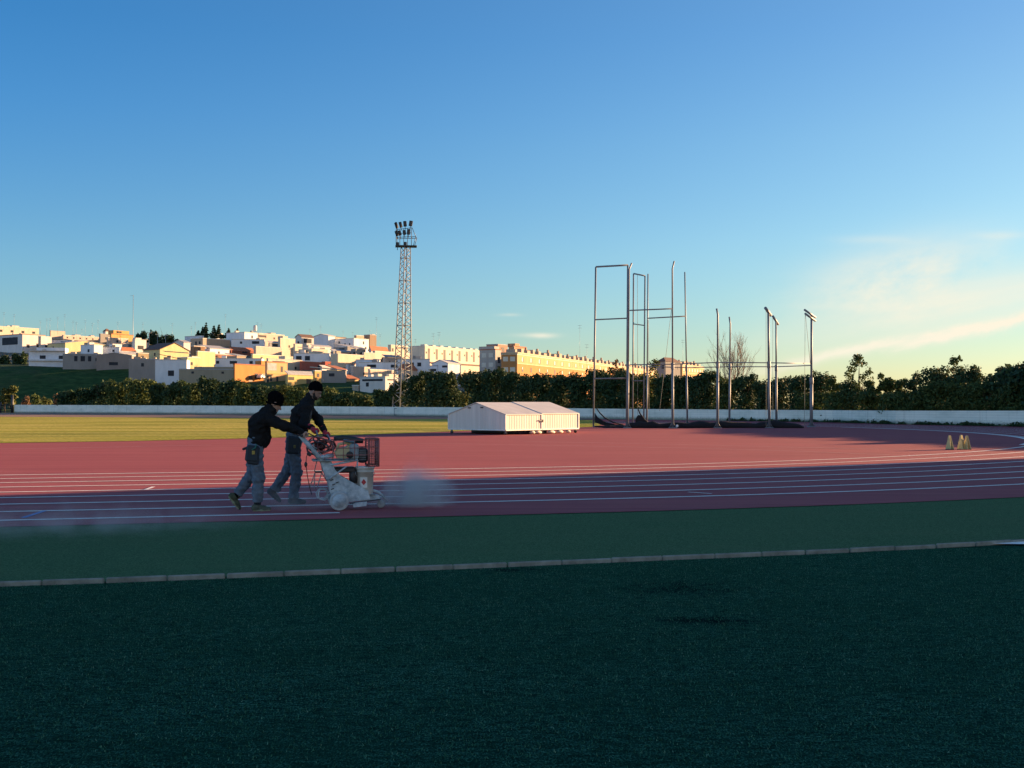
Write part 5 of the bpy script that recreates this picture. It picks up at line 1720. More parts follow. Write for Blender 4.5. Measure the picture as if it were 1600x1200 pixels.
# gates
for (bl, tl, br, tr_, Zg, yl, ym, yw, r, m) in ((926.8, 931, 978.8, 981, ZG, (417, 414.2), (499.5, 497.2), (591.5, 591), .062, M_POST), (988.3, 990, 1005.5, 1008, 75.6, (427.5, 431), (506, 508.5), (595, 595), .052, M_POST)):
    gf = MB()
    def at(f, y, Z=Zg):
        # left or right stile at row y
        t = (662 - y) / (662 - 416)
        x = lerp(bl, tl, t) if f == 0 else lerp(br, tr_, t)
        return cpt(x, y, Z)
    b_l = at(0, 640); b_l.z = .05
    b_r = at(1, 640); b_r.z = .05
    gf.path([b_l, at(0, yl[0])], r, n=9); gf.path([b_r, at(1, yl[1])], r, n=9)
    gf.tube(at(0, yl[0]), at(1, yl[1]), r, n=9)
    go = gf.build('gate', m, th)
    for yy in (ym, yw):
        MB().tube(at(0, yy[0]), at(1, yy[1]), r * .75, n=7).build('rail', m, go)
    MB().box(((b_l.x + b_r.x) / 2, b_l.y, .08), ((b_r.x - b_l.x), .12, .1)).build('sill', M_POST, go)
bar('crossbar', ZF, (984, 485), ZF, (1051, 482.3), .045)
bar('crossbar', ZR, (1012, 497.3), ZR, (1071.5, 494), .045)
for a, b in zip([(985, 570), (1051, 569), (1121, 566.3), (1201, 566.8)], [(1051, 569), (1121, 566.3), (1201, 566.8), (1268, 568)]):
    bar('crossbar', ZF, a, ZF if b[0] < 1260 else 74, b, .035)
for a, b in zip([(1012, 572.5), (1071, 574.5), (1140, 573), (1213, 573)], [(1071, 574.5), (1140, 573), (1213, 573), (1268, 571)]):
    bar('crossbar', ZR, a, ZR if b[0] < 1260 else 74, b, .035)
M_ROPE = mat('rope', (.30, .30, .24), .9)
for (p, q, Z) in (((1197, 483), (1197, 668), ZF - .3), ((1207.5, 496), (1207.5, 664), ZR - .3), ((1258, 488), (1257, 668), 73.5), ((1258.5, 492), (1266, 568), 73.6), ((996, 430), (996.5, 655), 75.4), ((1049, 484), (1030.5, 642), ZF), ((1013, 500), (1014.5, 640), ZR - .1), ((1214, 575), (1213.5, 640), ZR - .12)):
    MB().tube(cpt(p[0], p[1], Z), cpt(q[0], q[1], Z), .014, n=5).build('rope', M_ROPE, th)

# lowered nets
M_NET = mat('black_netting', (.010, .010, .014), .95, var=.4, scale=4, bump=.6, bscale=30)


def heap(name, label, pix, Z, rr, group=None):
    pts_ = [P(a, 640, Z + (d if True else 0)) for a, d in pix]
    dense, rad = [], []
    g_ = random.Random(int(pix[0][0]))
    for i in range(len(pts_) - 1):
        nn = max(2, int((pts_[i + 1] - pts_[i]).length / .35))
        for k in range(nn):
            t = k / nn
            r0 = lerp(rr[i], rr[i + 1], t) * g_.uniform(.8, 1.2)
            p = pts_[i].lerp(pts_[i + 1], t)
            dense.append((p.x, p.y + g_.uniform(-.05, .05), r0 * .55)); rad.append(r0)
    p = pts_[-1]
    dense.append((p.x, p.y, rr[-1] * .5)); rad.append(rr[-1] * .4)
    m2 = MB()
    org = Vector((dense[0][0], dense[0][1], 0))
    m2.path([Vector(q) - org for q in dense], rad, n=10)
    for v in range(len(m2.v)):
        q = Vector(m2.v[v])
        q += Vector((g_.uniform(-.03, .03), g_.uniform(-.03, .03), g_.uniform(-.02, .03)))
        m2.v[v] = (q.x, q.y, max(.006, q.z))
    return m2, org


m2, org = heap('net', '', [(981, 0), (1000, 0), (1040, 0), (1100, 0), (1170, .3), (1210, 0), (1240, -.2), (1256, -.3)], ZF + .5, [.20, .28, .22, .28, .23, .30, .21, .09])
th2 = thing('cage_net', 'long black net lying in a heap along the foot of the throwing cage', 'net', org, 'lowered nets of the throwing cage')
m2.build('net_heap', M_NET, th2)
m3 = MB()
Zp = ZF + 1.2
prof = [(992, 664.5), (993.0, 655), (995, 650.5), (998, 648), (1002, 650), (1008, 656), (1014, 661), (1022, 664.5)]
m3.prism([P(a, b, Zp) - org for a, b in prof], Vector((.1, .7, -.02)))
m3.build('net_fold', M_NET, th2)
m3 = MB(); m3.path([P(997, 639, Zp + .3) - org, P(1000, 646, Zp + .3) - org, P(1006, 655, Zp + .4) - org, P(1013, 662, Zp + .4) - org], [.035, .05, .06, .06], n=7)
m3.build('net_edge', M_NET, th2)
Zp = ZG - .05
o1 = P(930, 640, Zp); o1.z = 0
th2 = thing('cage_net', 'black net sagging from the foot of the left gate post', 'net', o1, 'lowered nets of the throwing cage')
m3 = MB()
prof = [(930, 645.5), (934, 652), (941, 657), (950, 660.5), (962, 663), (978, 664.5), (979, 667), (955, 667), (942, 664.5), (930, 660)]
m3.prism([P(a, b, Zp) - o1 for a, b in prof], Vector((0, .35, 0)))
m3.build('net_sheet', M_NET, th2)
m3 = MB(); m3.path([P(932, 638, Zp) - o1, P(937, 645, Zp) - o1, P(945, 653, Zp) - o1, P(958, 660, Zp) - o1, P(974, 664, Zp) - o1], [.03, .045, .05, .05, .04], n=7)
m3.build('net_edge', M_NET, th2)
m3 = MB(); m3.path([P(929, 666, ZG - .6) - o1, P(950, 667, ZG - .7) - o1, P(980, 667.2, ZG - .8) - o1], [.05, .08, .06], n=7); m3.build('net_hem', M_NET, th2)
# small white ball at the net
o = MB().lathe([(.01, -.1), (.06, -.085), (.1, 0), (.06, .085), (.01, .1)], n=12).build('ball', mat('white_ball', (.7, .7, .68), .5))
o.location = P(1058, 640, ZF - .1); o.location.z = .14
tag(o, 'small white ball resting on the black net by the second tall post', 'ball')

# --- lane blockers
M_YBOARD = mat('pale_yellow_board', (.50, .42, .19), .85, var=.2, scale=8)
for (px, lab, yw, dh) in ((1484, 'yellow folding lane blocker standing apart on the left', 30, 0), (1502, 'yellow folding lane blocker in the middle of the three', 38, .01), (1511, 'yellow folding lane blocker closest to the white curve line', 26, -.01)):
    b0 = G(px, 702.3)
    t_ = thing('lane_blocker', lab, 'lane blocker', b0, 'lane blockers on the bend', rz=R(yw))
    Hh = .48 + dh
    for sgn in (-1, 1):
        m2 = MB()
        n_ = Vector((sgn, 0, .2)).normalized() * .03
        pl = [Vector((sgn * .06, -.11, .0)), Vector((sgn * .06, .11, .0)), Vector((sgn * .006, .022, Hh)), Vector((sgn * .006, -.022, Hh))]
        m2.prism(pl, n_)
        m2.build('board', M_YBOARD, t_)
    m2 = MB(); m2.box((0, 0, .012), (.18, .22, .024), bevel=.006); m2.build('foot', M_DKMET, t_)

# litter
for (px, py, s, lab, c) in ((1325.5, 659.8, .28, 'white scrap lying by the wall right of the cage', (.7, .7, .7)), (182, 644.8, .5, 'white scrap lying at the foot of the left wall', (.7, .7, .7)), (303, 646.5, .4, 'second white scrap at the left wall, further right', (.7, .7, .7))):
    b0 = G(px, py)
    m2 = MB(); m2.box((0, 0, s * .3), (s, s * .7, s * .6), rz=.4, bevel=s * .12); o = m2.build('litter', mat('white_scrap', c, .7)); o.location = b0
    tag(o, lab, 'litter', 'white scraps by the wall')

# --- grandstand outside the frame on the right, added to shade the near ground
e0 = G(1600, 716.5) + SUNH * 36
pdir = Vector((SUNH.y, -SUNH.x, 0))
th = thing('shade_stand', 'unseen concrete stand with a roof, added beside the bend to cast shade', 'shade_stand', (e0.x, e0.y, 0))
Ls, Ds, Hs = 60.0, 16.0, 13.5
M_STAND = mat('stand_concrete', (.36, .35, .33), .9, var=.15, scale=.8)


def gq(s, t, z):
    return pdir * s + SUNH * t + Vector((0, 0, z))


m2 = MB(); m2.prism([gq(.02, Ds - .4, 0), gq(Ls, Ds - .4, 0), gq(Ls, Ds, 0), gq(.02, Ds, 0)], (0, 0, Hs)); m2.build('back_wall', M_STAND, th)
m2 = MB(); m2.prism([gq(0, 1, 0), gq(0, Ds + .02, 0), gq(0, Ds + .02, Hs), gq(0, 8, Hs), gq(0, 4, 6)], pdir * .4); m2.build('side_wall', M_STAND, th)
m2 = MB()
for k in range(12):
    m2.prism([gq(.42, 2 + k, 0), gq(Ls, 2 + k, 0), gq(Ls, 2.99 + k, 0), gq(.42, 2.99 + k, 0)], (0, 0, .6 + k * .55))
m2.build('terrace', M_STAND, th)
m2 = MB(); m2.prism([gq(-.05, 4, Hs + .3), gq(-.05, Ds + .3, Hs + .02), gq(-.05, Ds + .3, Hs + .4), gq(-.05, 4, Hs + .7)], pdir * (Ls + .1)); m2.build('roof', M_STAND, th)
for k in range(8):
    p = gq(1 + k * 10, 6, 0)
    m2 = MB(); m2.tube(p + Vector((0, 0, 2)), p + Vector((0, 0, Hs + .2)), .22, n=8); m2.build('column', M_STAND, th)

# parked car up in the town
b0 = P(412, 592, 318)
th = thing('parked_car', 'white car parked in front of the bright orange house', 'car', b0, rz=R(60))
m2 = MB(); m2.prism([(-2.1, -.85, .3), (2.1, -.85, .3), (2.1, -.85, .75), (1.2, -.85, .9), (.6, -.85, 1.4), (-1.2, -.85, 1.42), (-1.9, -.85, .95), (-2.1, -.85, .9)], (0, 1.7, 0)); m2.build('body', mat('car_white', (.6, .6, .58), .35), th)
m2 = MB(); m2.prism([(-1.6, -.87, .95), (.95, -.87, .95), (.5, -.87, 1.33), (-1.1, -.87, 1.35)], (0, 1.74, 0)); m2.build('window', M_GLASS, th)
for (x, y) in ((-1.3, -.8), (1.35, -.8), (-1.3, .8), (1.35, .8)):
    m2 = MB(); m2.lathe([(.02, -.1), (.32, -.1), (.32, .1), (.02, .1)], c=(x, y, .32), axis='Y', n=16); m2.build('wheel', M_DKMET, th)
# ------------------------------------------------------------------ line painting machine
MO = G(529, 798)
MRZ = math.atan2(D.y, D.x)
mc = thing('line_marking_machine', 'dusty grey line marking machine with engine and red wire basket, pushed by two workers', 'line marking machine', MO, rz=MRZ)
M_MACH = mat('dusty_white_paint', (.20, .26, .30), .8, c2=(.50, .59, .64), scale=11, spec=.2, bump=.15, bscale=50, detail=6)
M_MACHD = mat('grey_dusty_metal', (.20, .23, .25), .7, var=.3, scale=10)
M_BLACK = mat('black_plastic', (.018, .020, .024), .55)
M_TANK = mat('cream_plastic_tank', (.50, .44, .26), .5, var=.1)
M_REDW = mat('red_wire', (.24, .08, .075), .7)
M_RUB = mat('grey_rubber', (.33, .38, .41), .85, var=.2, scale=12)


def mx(px):
    return (px - 529) / 106.5


def mz(py):
    return (797.7 - py) / 109.3


def mp(px, py, y):
    return Vector((mx(px), y, mz(py)))


# wheels
for y in (0.0, .46):
    w = MB().lathe([(.02, -.028), (.105, -.028), (.124, -.03), (.137, -.02), (.139, 0), (.137, .02), (.124, .03), (.105, .028), (.02, .028)], c=(mx(530), y, .139), axis='Y', n=32).build('wheel', M_RUB, mc)
    s = -1 if y == 0 else 1
    MB().lathe([(.10, 0), (.098, s * .008), (.05, s * .016), (.035, s * .03), (.012, s * .034)] if s > 0 else [(.012, -.034 - .026), (.035, -.03 - .026), (.05, -.016 - .026), (.098, -.008 - .026), (.10, -.02)], c=(mx(530), y + (.026 if s > 0 else 0), .139), axis='Y', n=24).build('hub', M_MACH, w)
m2 = MB(); m2.tube((mx(530), -.02, .139), (mx(530), .48, .139), .018, n=8); m2.build('axle', M_MACHD, mc)
# side plates
poly = [(500, 716), (519, 722), (524, 734), (533, 744), (555, 757), (574, 768), (578, 781), (546, 785), (522, 782), (516, 769), (514, 757), (508, 740)]
for y in (.05, .40):
    m2 = MB(); m2.prism([mp(a, b, y) for a, b in poly], (0, .022, 0)); fr = m2.build('frame', M_MACH, mc)
    m2 = MB(); m2.path([mp(472, 681, y + .012), mp(486, 697, y + .012), mp(503, 719, y + .012)], [.030, .033, .036], n=8); m2.build('handle_bar', M_MACH, mc)
    m2 = MB()
    for (a, b) in ((519, 750), (522, 757), (520, 764), (527, 754)):
        m2.box(mp(a, b, y - .003), (.045, .006, .014), ry=R(-20))
    m2.build('slot', M_BLACK, fr)
m2 = MB(); m2.tube(mp(514, 749, .035), mp(541, 729, .035), .013, n=7); m2.build('strut', M_MACH, mc)
m2 = MB(); m2.tube(mp(517, 726.5, .03), mp(558, 719, .03), .016, n=7); m2.tube(mp(558, 719, .03), mp(557, 731, .03), .012, n=7); m2.build('strut', M_MACH, mc)
m2 = MB(); m2.tube(mp(473, 680, -.04), mp(473, 680, .78), .017, n=8); m2.build('handlebar', M_MACHD, mc)
for y in (.02, .42, .66):
    m2 = MB(); m2.tube(mp(473, 680, y - .06), mp(473, 680, y + .06), .022, n=8); m2.build('grip', M_BLACK, mc)
m2 = MB(); m2.path([mp(502, 714, .02), mp(512, 712.5, .02), mp(522, 712, .02)], [.022, .030, .024], n=8); m2.build('pump_tube', M_MACH, mc)
m2 = MB(); m2.box(((mx(490) + mx(559)) / 2, .23, mz(719.5)), (mx(559) - mx(490), .46, .022), bevel=.006); m2.build('shelf', M_MACHD, mc)
m2 = MB(); m2.box(((mx(519) + mx(556)) / 2, .23, mz(735)), (.34, .30, .08), bevel=.02); m2.build('gear_box', M_BLACK, mc)
# engine
en = MB(); en.box(((mx(546) + mx(560)) / 2, .2, (mz(694) + mz(718)) / 2), (mx(560) - mx(546), .30, mz(694) - mz(718)), bevel=.02)
en = en.build('engine', mat('blue_grey_engine', (.22, .28, .32), .5, var=.2, scale=12), mc)
m2 = MB()
m2.prism([mp(524, 707, .10), mp(528, 702, .10), mp(541, 699, .10), mp(547, 694, .10), mp(550, 697, .10), mp(548, 713, .10), mp(540, 717, .10), mp(527, 716, .10)], (0, .24, 0))
m2.build('fuel_tank', M_TANK, en)
m2 = MB(); m2.path([mp(527, 703, .16), mp(530, 694.5, .16), mp(541, 692.5, .16), mp(549, 695, .16)], [.020, .022, .022, .024], n=8); m2.build('tank_handle', M_TANK, en)
m2 = MB(); m2.path([mp(523, 686, .22), mp(536, 685, .22), mp(552, 688, .22), mp(568, 690, .22)], [.03, .045, .055, .035], n=10); m2.build('air_filter', M_BLACK, en)
m2 = MB(); m2.box(mp(545, 689.5, .15), (.16, .2, .035), ry=R(8), bevel=.012); m2.build('cover', mat('blue_cover', (.10, .20, .26), .4), en)
m2 = MB(); m2.lathe([(.02, -.1), (.10, -.1), (.115, -.06), (.115, .06), (.10, .1), (.02, .1)], c=mp(566, 712, .2), axis='Y', n=20); m2.build('flywheel_housing', M_BLACK, en)
m2 = MB()
for k in range(6):
    m2.box(mp(566, 704 + k * 3.0, .095), (.095, .012, .010))
m2.build('cooling_fin', M_MACHD, en)
m2 = MB(); m2.lathe([(.01, -.02), (.05, -.02), (.05, .02), (.01, .02)], c=mp(546, 711, .04), axis='Y', n=14); m2.build('pulley', M_BLACK, en)
# red basket
bx0, bx1, bz0, bz1 = mx(574), mx(590), mz(729), mz(686)
m2 = MB()
for (x, y) in ((bx0, .0), (bx1, .0), (bx0, .46), (bx1, .46)):
    m2.tube((x, y, bz0), (x, y, bz1), .011, n=6)
for z in (bz0, bz1):
    m2.tube((bx0, 0, z), (bx1, 0, z), .010, n=6); m2.tube((bx0, .46, z), (bx1, .46, z), .010, n=6); m2.tube((bx1, 0, z), (bx1, .46, z), .010, n=6); m2.tube((bx0, 0, z), (bx0, .46, z), .010, n=6)
bk = m2.build('guard_basket', M_REDW, mc)
m2 = MB()
for k in range(12):
    z = lerp(bz0, bz1, (k + .5) / 12)
    for y in (0.0, .46):
        m2.tube((bx0, y, z), (bx1, y, z), .0035, n=4)
    m2.tube((bx1, 0, z), (bx1, .46, z), .0035, n=4)
for k in range(6):
    x = lerp(bx0, bx1, (k + .5) / 6)
    for y in (0.0, .46):
        m2.tube((x, y, bz0), (x, y, bz1), .0035, n=4)
for k in range(14):
    y = .46 * (k + .5) / 14
    m2.tube((bx1, y, bz0), (bx1, y, bz1), .0035, n=4)
m2.build('wire_mesh', mat('red_grey_wire', (.26, .12, .12), .7), bk)
m2 = MB()
for (py, x0_) in ((688, 520), (700, 508), (711, 512)):
    m2.tube(mp(x0_, py, 0), mp(590, py, 0), .006, n=5); m2.tube(mp(x0_, py, .46), mp(590, py, .46), .006, n=5)
for a in (508, 520, 536, 553):
    m2.tube(mp(a, 719, 0), mp(a, 700 if a < 515 else 688, 0), .005, n=5)
m2.build('rail', M_REDW, bk)
# hoses
g = random.Random(21)
for k, (m_, r_) in enumerate(((M_REDW, .012), (M_BLACK, .014), (M_REDW, .010), (M_MACHD, .012), (mat('dark_red_hose', (.12, .03, .035), .6), .015), (M_BLACK, .010), (M_MACHD, .010), (M_REDW, .010))):
    pts_ = []
    a0_, cx_, cy_ = g.uniform(0, 6), g.uniform(495, 519), g.uniform(688, 704)
    for j in range(26):
        a = a0_ + j * .5
        rr = 7 + 5 * math.sin(j * .35 + k)
        pts_.append(mp(cx_ + rr * 1.25 * math.cos(a), min(716, max(679, cy_ + rr * .9 * math.sin(a))), .06 + .28 * (j / 26) + .04 * math.sin(a * 2)))
    m2 = MB(); m2.path(pts_, r_, n=6); m2.build('hose', m_, mc)
m2 = MB(); m2.path([mp(476, 678, .1), mp(484, 677, .1), mp(492, 681, .12), mp(502, 688, .12), mp(518, 690, .15), mp(530, 688, .18)], .010, n=6); m2.build('cable', M_BLACK, mc)
# hanging cable with a switch
m2 = MB(); m2.path([mp(483, 707, .0), mp(480.5, 714, .0), mp(480, 724, .0), mp(482, 742, .0), mp(486, 762, .02), mp(489, 772, .03)], .006, n=5); cb = m2.build('cable', M_BLACK, mc)
m2 = MB(); m2.lathe([(.004, -.045), (.022, -.01), (.024, .012), (.004, .045)], c=mp(479.8, 725, .0), n=10); m2.build('switch', M_BLACK, cb)
m2 = MB(); m2.box(mp(484.5, 709, 0), (.07, .05, .045), ry=R(40), bevel=.012); m2.build('lever_box', M_BLACK, mc)
# folding stand behind
m2 = MB(); m2.box(mp(499, 737.5, .12), (.10, .12, .022), bevel=.006); st = m2.build('foot_rest', M_BLACK, mc)
m2 = MB()
for (a, b) in (((494, 739), (486, 762)), ((494, 739), (493, 764)), ((504, 739), (497, 764)), ((489, 752), (507, 752)), ((504, 739), (512, 752)), ((497, 719), (493, 737)), ((503, 722), (505, 737))):
    m2.tube(mp(a[0], a[1], .12), mp(b[0], b[1], .12), .007, n=5)
m2.build('bracket', M_MACHD, st)
# paint hose coil by the near wheel
pts_ = []
for j in range(40):
    a = j * .6
    pts_.append(mp(506 + (8 + 1.5 * math.sin(j * .9)) * math.cos(a), 773 + (9 + 1.2 * math.sin(j * 1.3)) * math.sin(a), .10 + .006 * j))
m2 = MB(); m2.path(pts_, .009, n=6); m2.build('hose_coil', M_RUB, mc)
# front
m2 = MB(); m2.prism([mp(560, 766, .12), mp(576, 772, .12), mp(592, 776, .12), mp(593, 783, .12), mp(576, 784, .12), mp(560, 784, .12)], (0, .2, 0)); m2.build('nose', M_MACH, mc)
m2 = MB(); m2.path([mp(581, 768, .22), mp(592, 772, .22), mp(599, 778, .22), mp(606, 787, .22)], [.02, .024, .02, .008], n=8); m2.build('pointer', M_MACH, mc)
w = MB().lathe([(.015, -.02), (.055, -.02), (.062, 0), (.055, .02), (.015, .02)], c=mp(596, 790.4, .22), axis='Y', n=20).build('caster', M_RUB, mc)
m2 = MB(); m2.tube(mp(596, 790.4, .185), mp(592, 778, .2), .012, n=6); m2.tube(mp(596, 790.4, .255), mp(592, 778, .24), .012, n=6); m2.build('fork', M_MACH, w)
m2 = MB(); m2.prism([mp(550, 786, .0), mp(572, 784.5, .0), mp(571, 791, .0), mp(552, 793, .0)], (0, .12, 0)); m2.build('spray_shield', M_MACH, mc)
m2 = MB(); m2.tube(mp(546, 787, -.01), mp(594, 782, .1), .009, n=6); m2.build('rod', M_BLACK, mc)
m2 = MB(); m2.lathe([(.02, -.1), (.055, -.1), (.06, .0), (.055, .09), (.03, .1)], c=mp(552, 745, .14), n=16); m2.build('canister', M_BLACK, mc)
m2 = MB(); m2.box(mp(570, 775, .22), (.30, .24, .02)); m2.build('bucket_tray', M_MACHD, mc)

# paint bucket standing on the tray
bo = MO + D * mx(570) + N * .2 + Vector((0, 0, mz(774)))
bt = thing('paint_bucket', 'white paint bucket with red diamond label standing on the front of the machine', 'bucket', bo, rz=MRZ)
hb = mz(731) - mz(774)
m2 = MB(); m2.lathe([(.02, 0), (.118, 0), (.121, .01), (.133, hb - .075), (.140, hb - .074), (.140, hb - .060), (.134, hb - .058), (.135, hb - .02)], n=32); m2.build('body', mat('off_white_plastic', (.46, .46, .42), .5, var=.12, scale=8), bt)
m2 = MB(); m2.lathe([(.05, hb - .019), (.146, hb - .019), (.148, hb - .003), (.140, hb + .006), (.05, hb + .006)], n=32); m2.build('lid', mat('bright_plastic', (.68, .70, .70), .4), bt)
m2 = MB()
lab, frm = [], []
for k in range(7):
    a = -math.pi / 2 - .42 + k * .07 * 1.9 - .15
    for z in (.10, .25):
        rr = lerp(.121, .133, z / (hb - .075)) + .0025
        lab.append((rr * math.cos(a), rr * math.sin(a), z))
m2.add(lab, [(2 * i, 2 * i + 2, 2 * i + 3, 2 * i + 1) for i in range(6)])
lb = m2.build('label', mat('label_white', (.62, .64, .62), .6), bt, fix=False)
m2 = MB()
dm = []
for (da, z) in ((0, .135), (.27, .18), (0, .225), (-.27, .18)):
    a = -math.pi / 2 - .17 + da
    rr = lerp(.121, .133, z / (hb - .075)) + .007
    dm.append((rr * math.cos(a), rr * math.sin(a), z))
cc = Vector((0, 0, 0))
for q in dm:
    cc += Vector(q) / 4
cc *= 1.0
cr = math.hypot(cc.x, cc.y); s_ = (lerp(.121, .133, .18 / (hb - .075)) + .007) / cr
m2.add(dm + [(cc.x * s_, cc.y * s_, cc.z)], [(0, 1, 4), (1, 2, 4), (2, 3, 4), (3, 0, 4)])
m2.build('hazard_diamond', mat('hazard_red', (.40, .03, .04), .6), lb, fix=False)
m2 = MB(); m2.path([(.14 * math.cos(a), .02 + .142 * math.sin(a) * .3 - .14, hb - .07 - .10 * math.sin(a)) for a in [i * math.pi / 10 for i in range(11)]], .004, n=5); m2.build('handle', M_MACHD, bt)

# spray drifting ahead of the machine
vm = bpy.data.materials.new('paint_spray')
vm.use_nodes = True
nt = vm.node_tree
nt.nodes.remove(nt.nodes['Principled BSDF'])
pv_ = nt.nodes.new('ShaderNodeVolumePrincipled')
pv_.inputs['Color'].default_value = (1.0, .96, .95, 1)
pv_.inputs['Anisotropy'].default_value = .2
nt.links.new(pv_.outputs[0], nt.nodes['Material Output'].inputs['Volume'])
tc = nt.nodes.new('ShaderNodeTexCoord')
v = tc.outputs['Object']
sx = nt.nodes.new('ShaderNodeSeparateXYZ')
nz = nt.nodes.new('ShaderNodeTexNoise'); nz.inputs['Scale'].default_value = 3.0; nz.inputs['Detail'].default_value = 4; nz.inputs['Roughness'].default_value = .55
nt.links.new(v, nz.inputs['Vector'])
wob = nt.nodes.new('ShaderNodeMix'); wob.data_type = 'RGBA'; wob.inputs[0].default_value = .32
nt.links.new(v, wob.inputs[6]); nt.links.new(nz.outputs['Color'], wob.inputs[7])
nt.links.new(map_node(nt, wob.outputs[2], loc=(-.16 / .68, -.16 / .68, -.16 / .68), scale=(1 / .68, 1 / .68, 1 / .68)), sx.inputs[0])


def puff(cx_, cy_, cz_, rx, ry, rz_, amp):
    a = math_node(nt, 'DIVIDE', math_node(nt, 'SUBTRACT', sx.outputs[0], cx_), rx)
    b = math_node(nt, 'DIVIDE', math_node(nt, 'SUBTRACT', sx.outputs[1], cy_), ry)
    c = math_node(nt, 'DIVIDE', math_node(nt, 'SUBTRACT', sx.outputs[2], cz_), rz_)
    s = math_node(nt, 'ADD', math_node(nt, 'ADD', math_node(nt, 'MULTIPLY', a, a), math_node(nt, 'MULTIPLY', b, b)), math_node(nt, 'MULTIPLY', c, c))
    f = math_node(nt, 'MULTIPLY_ADD', s, -1.0, 1.0, clamp=True)
    return math_node(nt, 'MULTIPLY', math_node(nt, 'MULTIPLY', f, f), amp)


d = puff(1.20, .35, .18, .66, .9, .50, 4.2)
d = math_node(nt, 'ADD', d, puff(.75, .3, .06, .8, .6, .22, 1.1))
d = math_node(nt, 'ADD', d, puff(-.45, .1, .02, 1.2, .8, .42, .42))
d = math_node(nt, 'ADD', d, puff(-3.2, -1.9, .02, 2.8, 1.4, .40, .50))
d = math_node(nt, 'ADD', d, puff(1.1, -.1, .55, .6, .6, .5, .14))
d = math_node(nt, 'MULTIPLY', d, math_node(nt, 'MULTIPLY_ADD', nz.outputs['Fac'], 4.2, -1.45, clamp=True))
nt.links.new(d, pv_.inputs['Density'])
m2 = MB(); m2.box((-1.9, -1.0, .56), (9.0, 5.2, 1.08))
sp = m2.build('paint_mist', vm)
sp.location = MO + Vector((0, 0, .012)); sp.rotation_euler = (0, 0, MRZ)
tag(sp, 'thin pale cloud of paint spray drifting low over the track ahead of the machine', 'mist', kind='stuff')
# ------------------------------------------------------------------ the two workers: signed distance bodies turned into one continuous skin
def surface_nets(field, lo, hi, h):
    n = [int(math.ceil((hi[i] - lo[i]) / h)) + 1 for i in range(3)]
    ax = [lo[i] + h * np.arange(n[i]) for i in range(3)]
    f = field(ax)
    s = f < 0
    c = [s[:-1, :-1, :-1], s[1:, :-1, :-1], s[:-1, 1:, :-1], s[1:, 1:, :-1], s[:-1, :-1, 1:], s[1:, :-1, 1:], s[:-1, 1:, 1:], s[1:, 1:, 1:]]
    cnt = sum(x.astype(np.int8) for x in c)
    act = (cnt > 0) & (cnt < 8)
    idx = np.full(act.shape, -1, np.int64)
    I = np.argwhere(act)
    idx[act] = np.arange(len(I))
    pos = np.zeros((len(I), 3)); num = np.zeros(len(I))
    offs = [(0, 0, 0), (1, 0, 0), (0, 1, 0), (1, 1, 0), (0, 0, 1), (1, 0, 1), (0, 1, 1), (1, 1, 1)]
    for a in range(8):
        for b in range(a + 1, 8):
            d = np.array(offs[b]) - np.array(offs[a])
            if np.abs(d).sum() != 1:
                continue
            fa = f[I[:, 0] + offs[a][0], I[:, 1] + offs[a][1], I[:, 2] + offs[a][2]]
            fb = f[I[:, 0] + offs[b][0], I[:, 1] + offs[b][1], I[:, 2] + offs[b][2]]
            m = (fa < 0) != (fb < 0)
            t = np.where(m, fa / np.where(m, fa - fb, 1), 0)
            p = np.array(offs[a])[None] + t[:, None] * d[None]
            pos += np.where(m[:, None], p, 0); num += m
    V = (I + pos / num[:, None]) * h + np.array(lo)
    Q = []
    for axis in range(3):
        u, v = [(1, 2), (2, 0), (0, 1)][axis]
        sl0 = [slice(None)] * 3; sl1 = [slice(None)] * 3
        sl0[axis] = slice(0, -1); sl1[axis] = slice(1, None)
        e = np.argwhere(s[tuple(sl0)] != s[tuple(sl1)])
        e = e[(e[:, u] > 0) & (e[:, v] > 0) & (e[:, u] < s.shape[u] - 1) & (e[:, v] < s.shape[v] - 1)]
        du = np.zeros(3, int); dv = np.zeros(3, int); du[u] = 1; dv[v] = 1
        g = lambda q: idx[q[:, 0], q[:, 1], q[:, 2]]
        q = np.stack([g(e - du - dv), g(e - dv), g(e), g(e - du)], 1)
        inside = s[e[:, 0], e[:, 1], e[:, 2]]
        q[~inside] = q[~inside][:, ::-1]
        Q.append(q[(q >= 0).all(1)])
    return V, np.concatenate(Q)


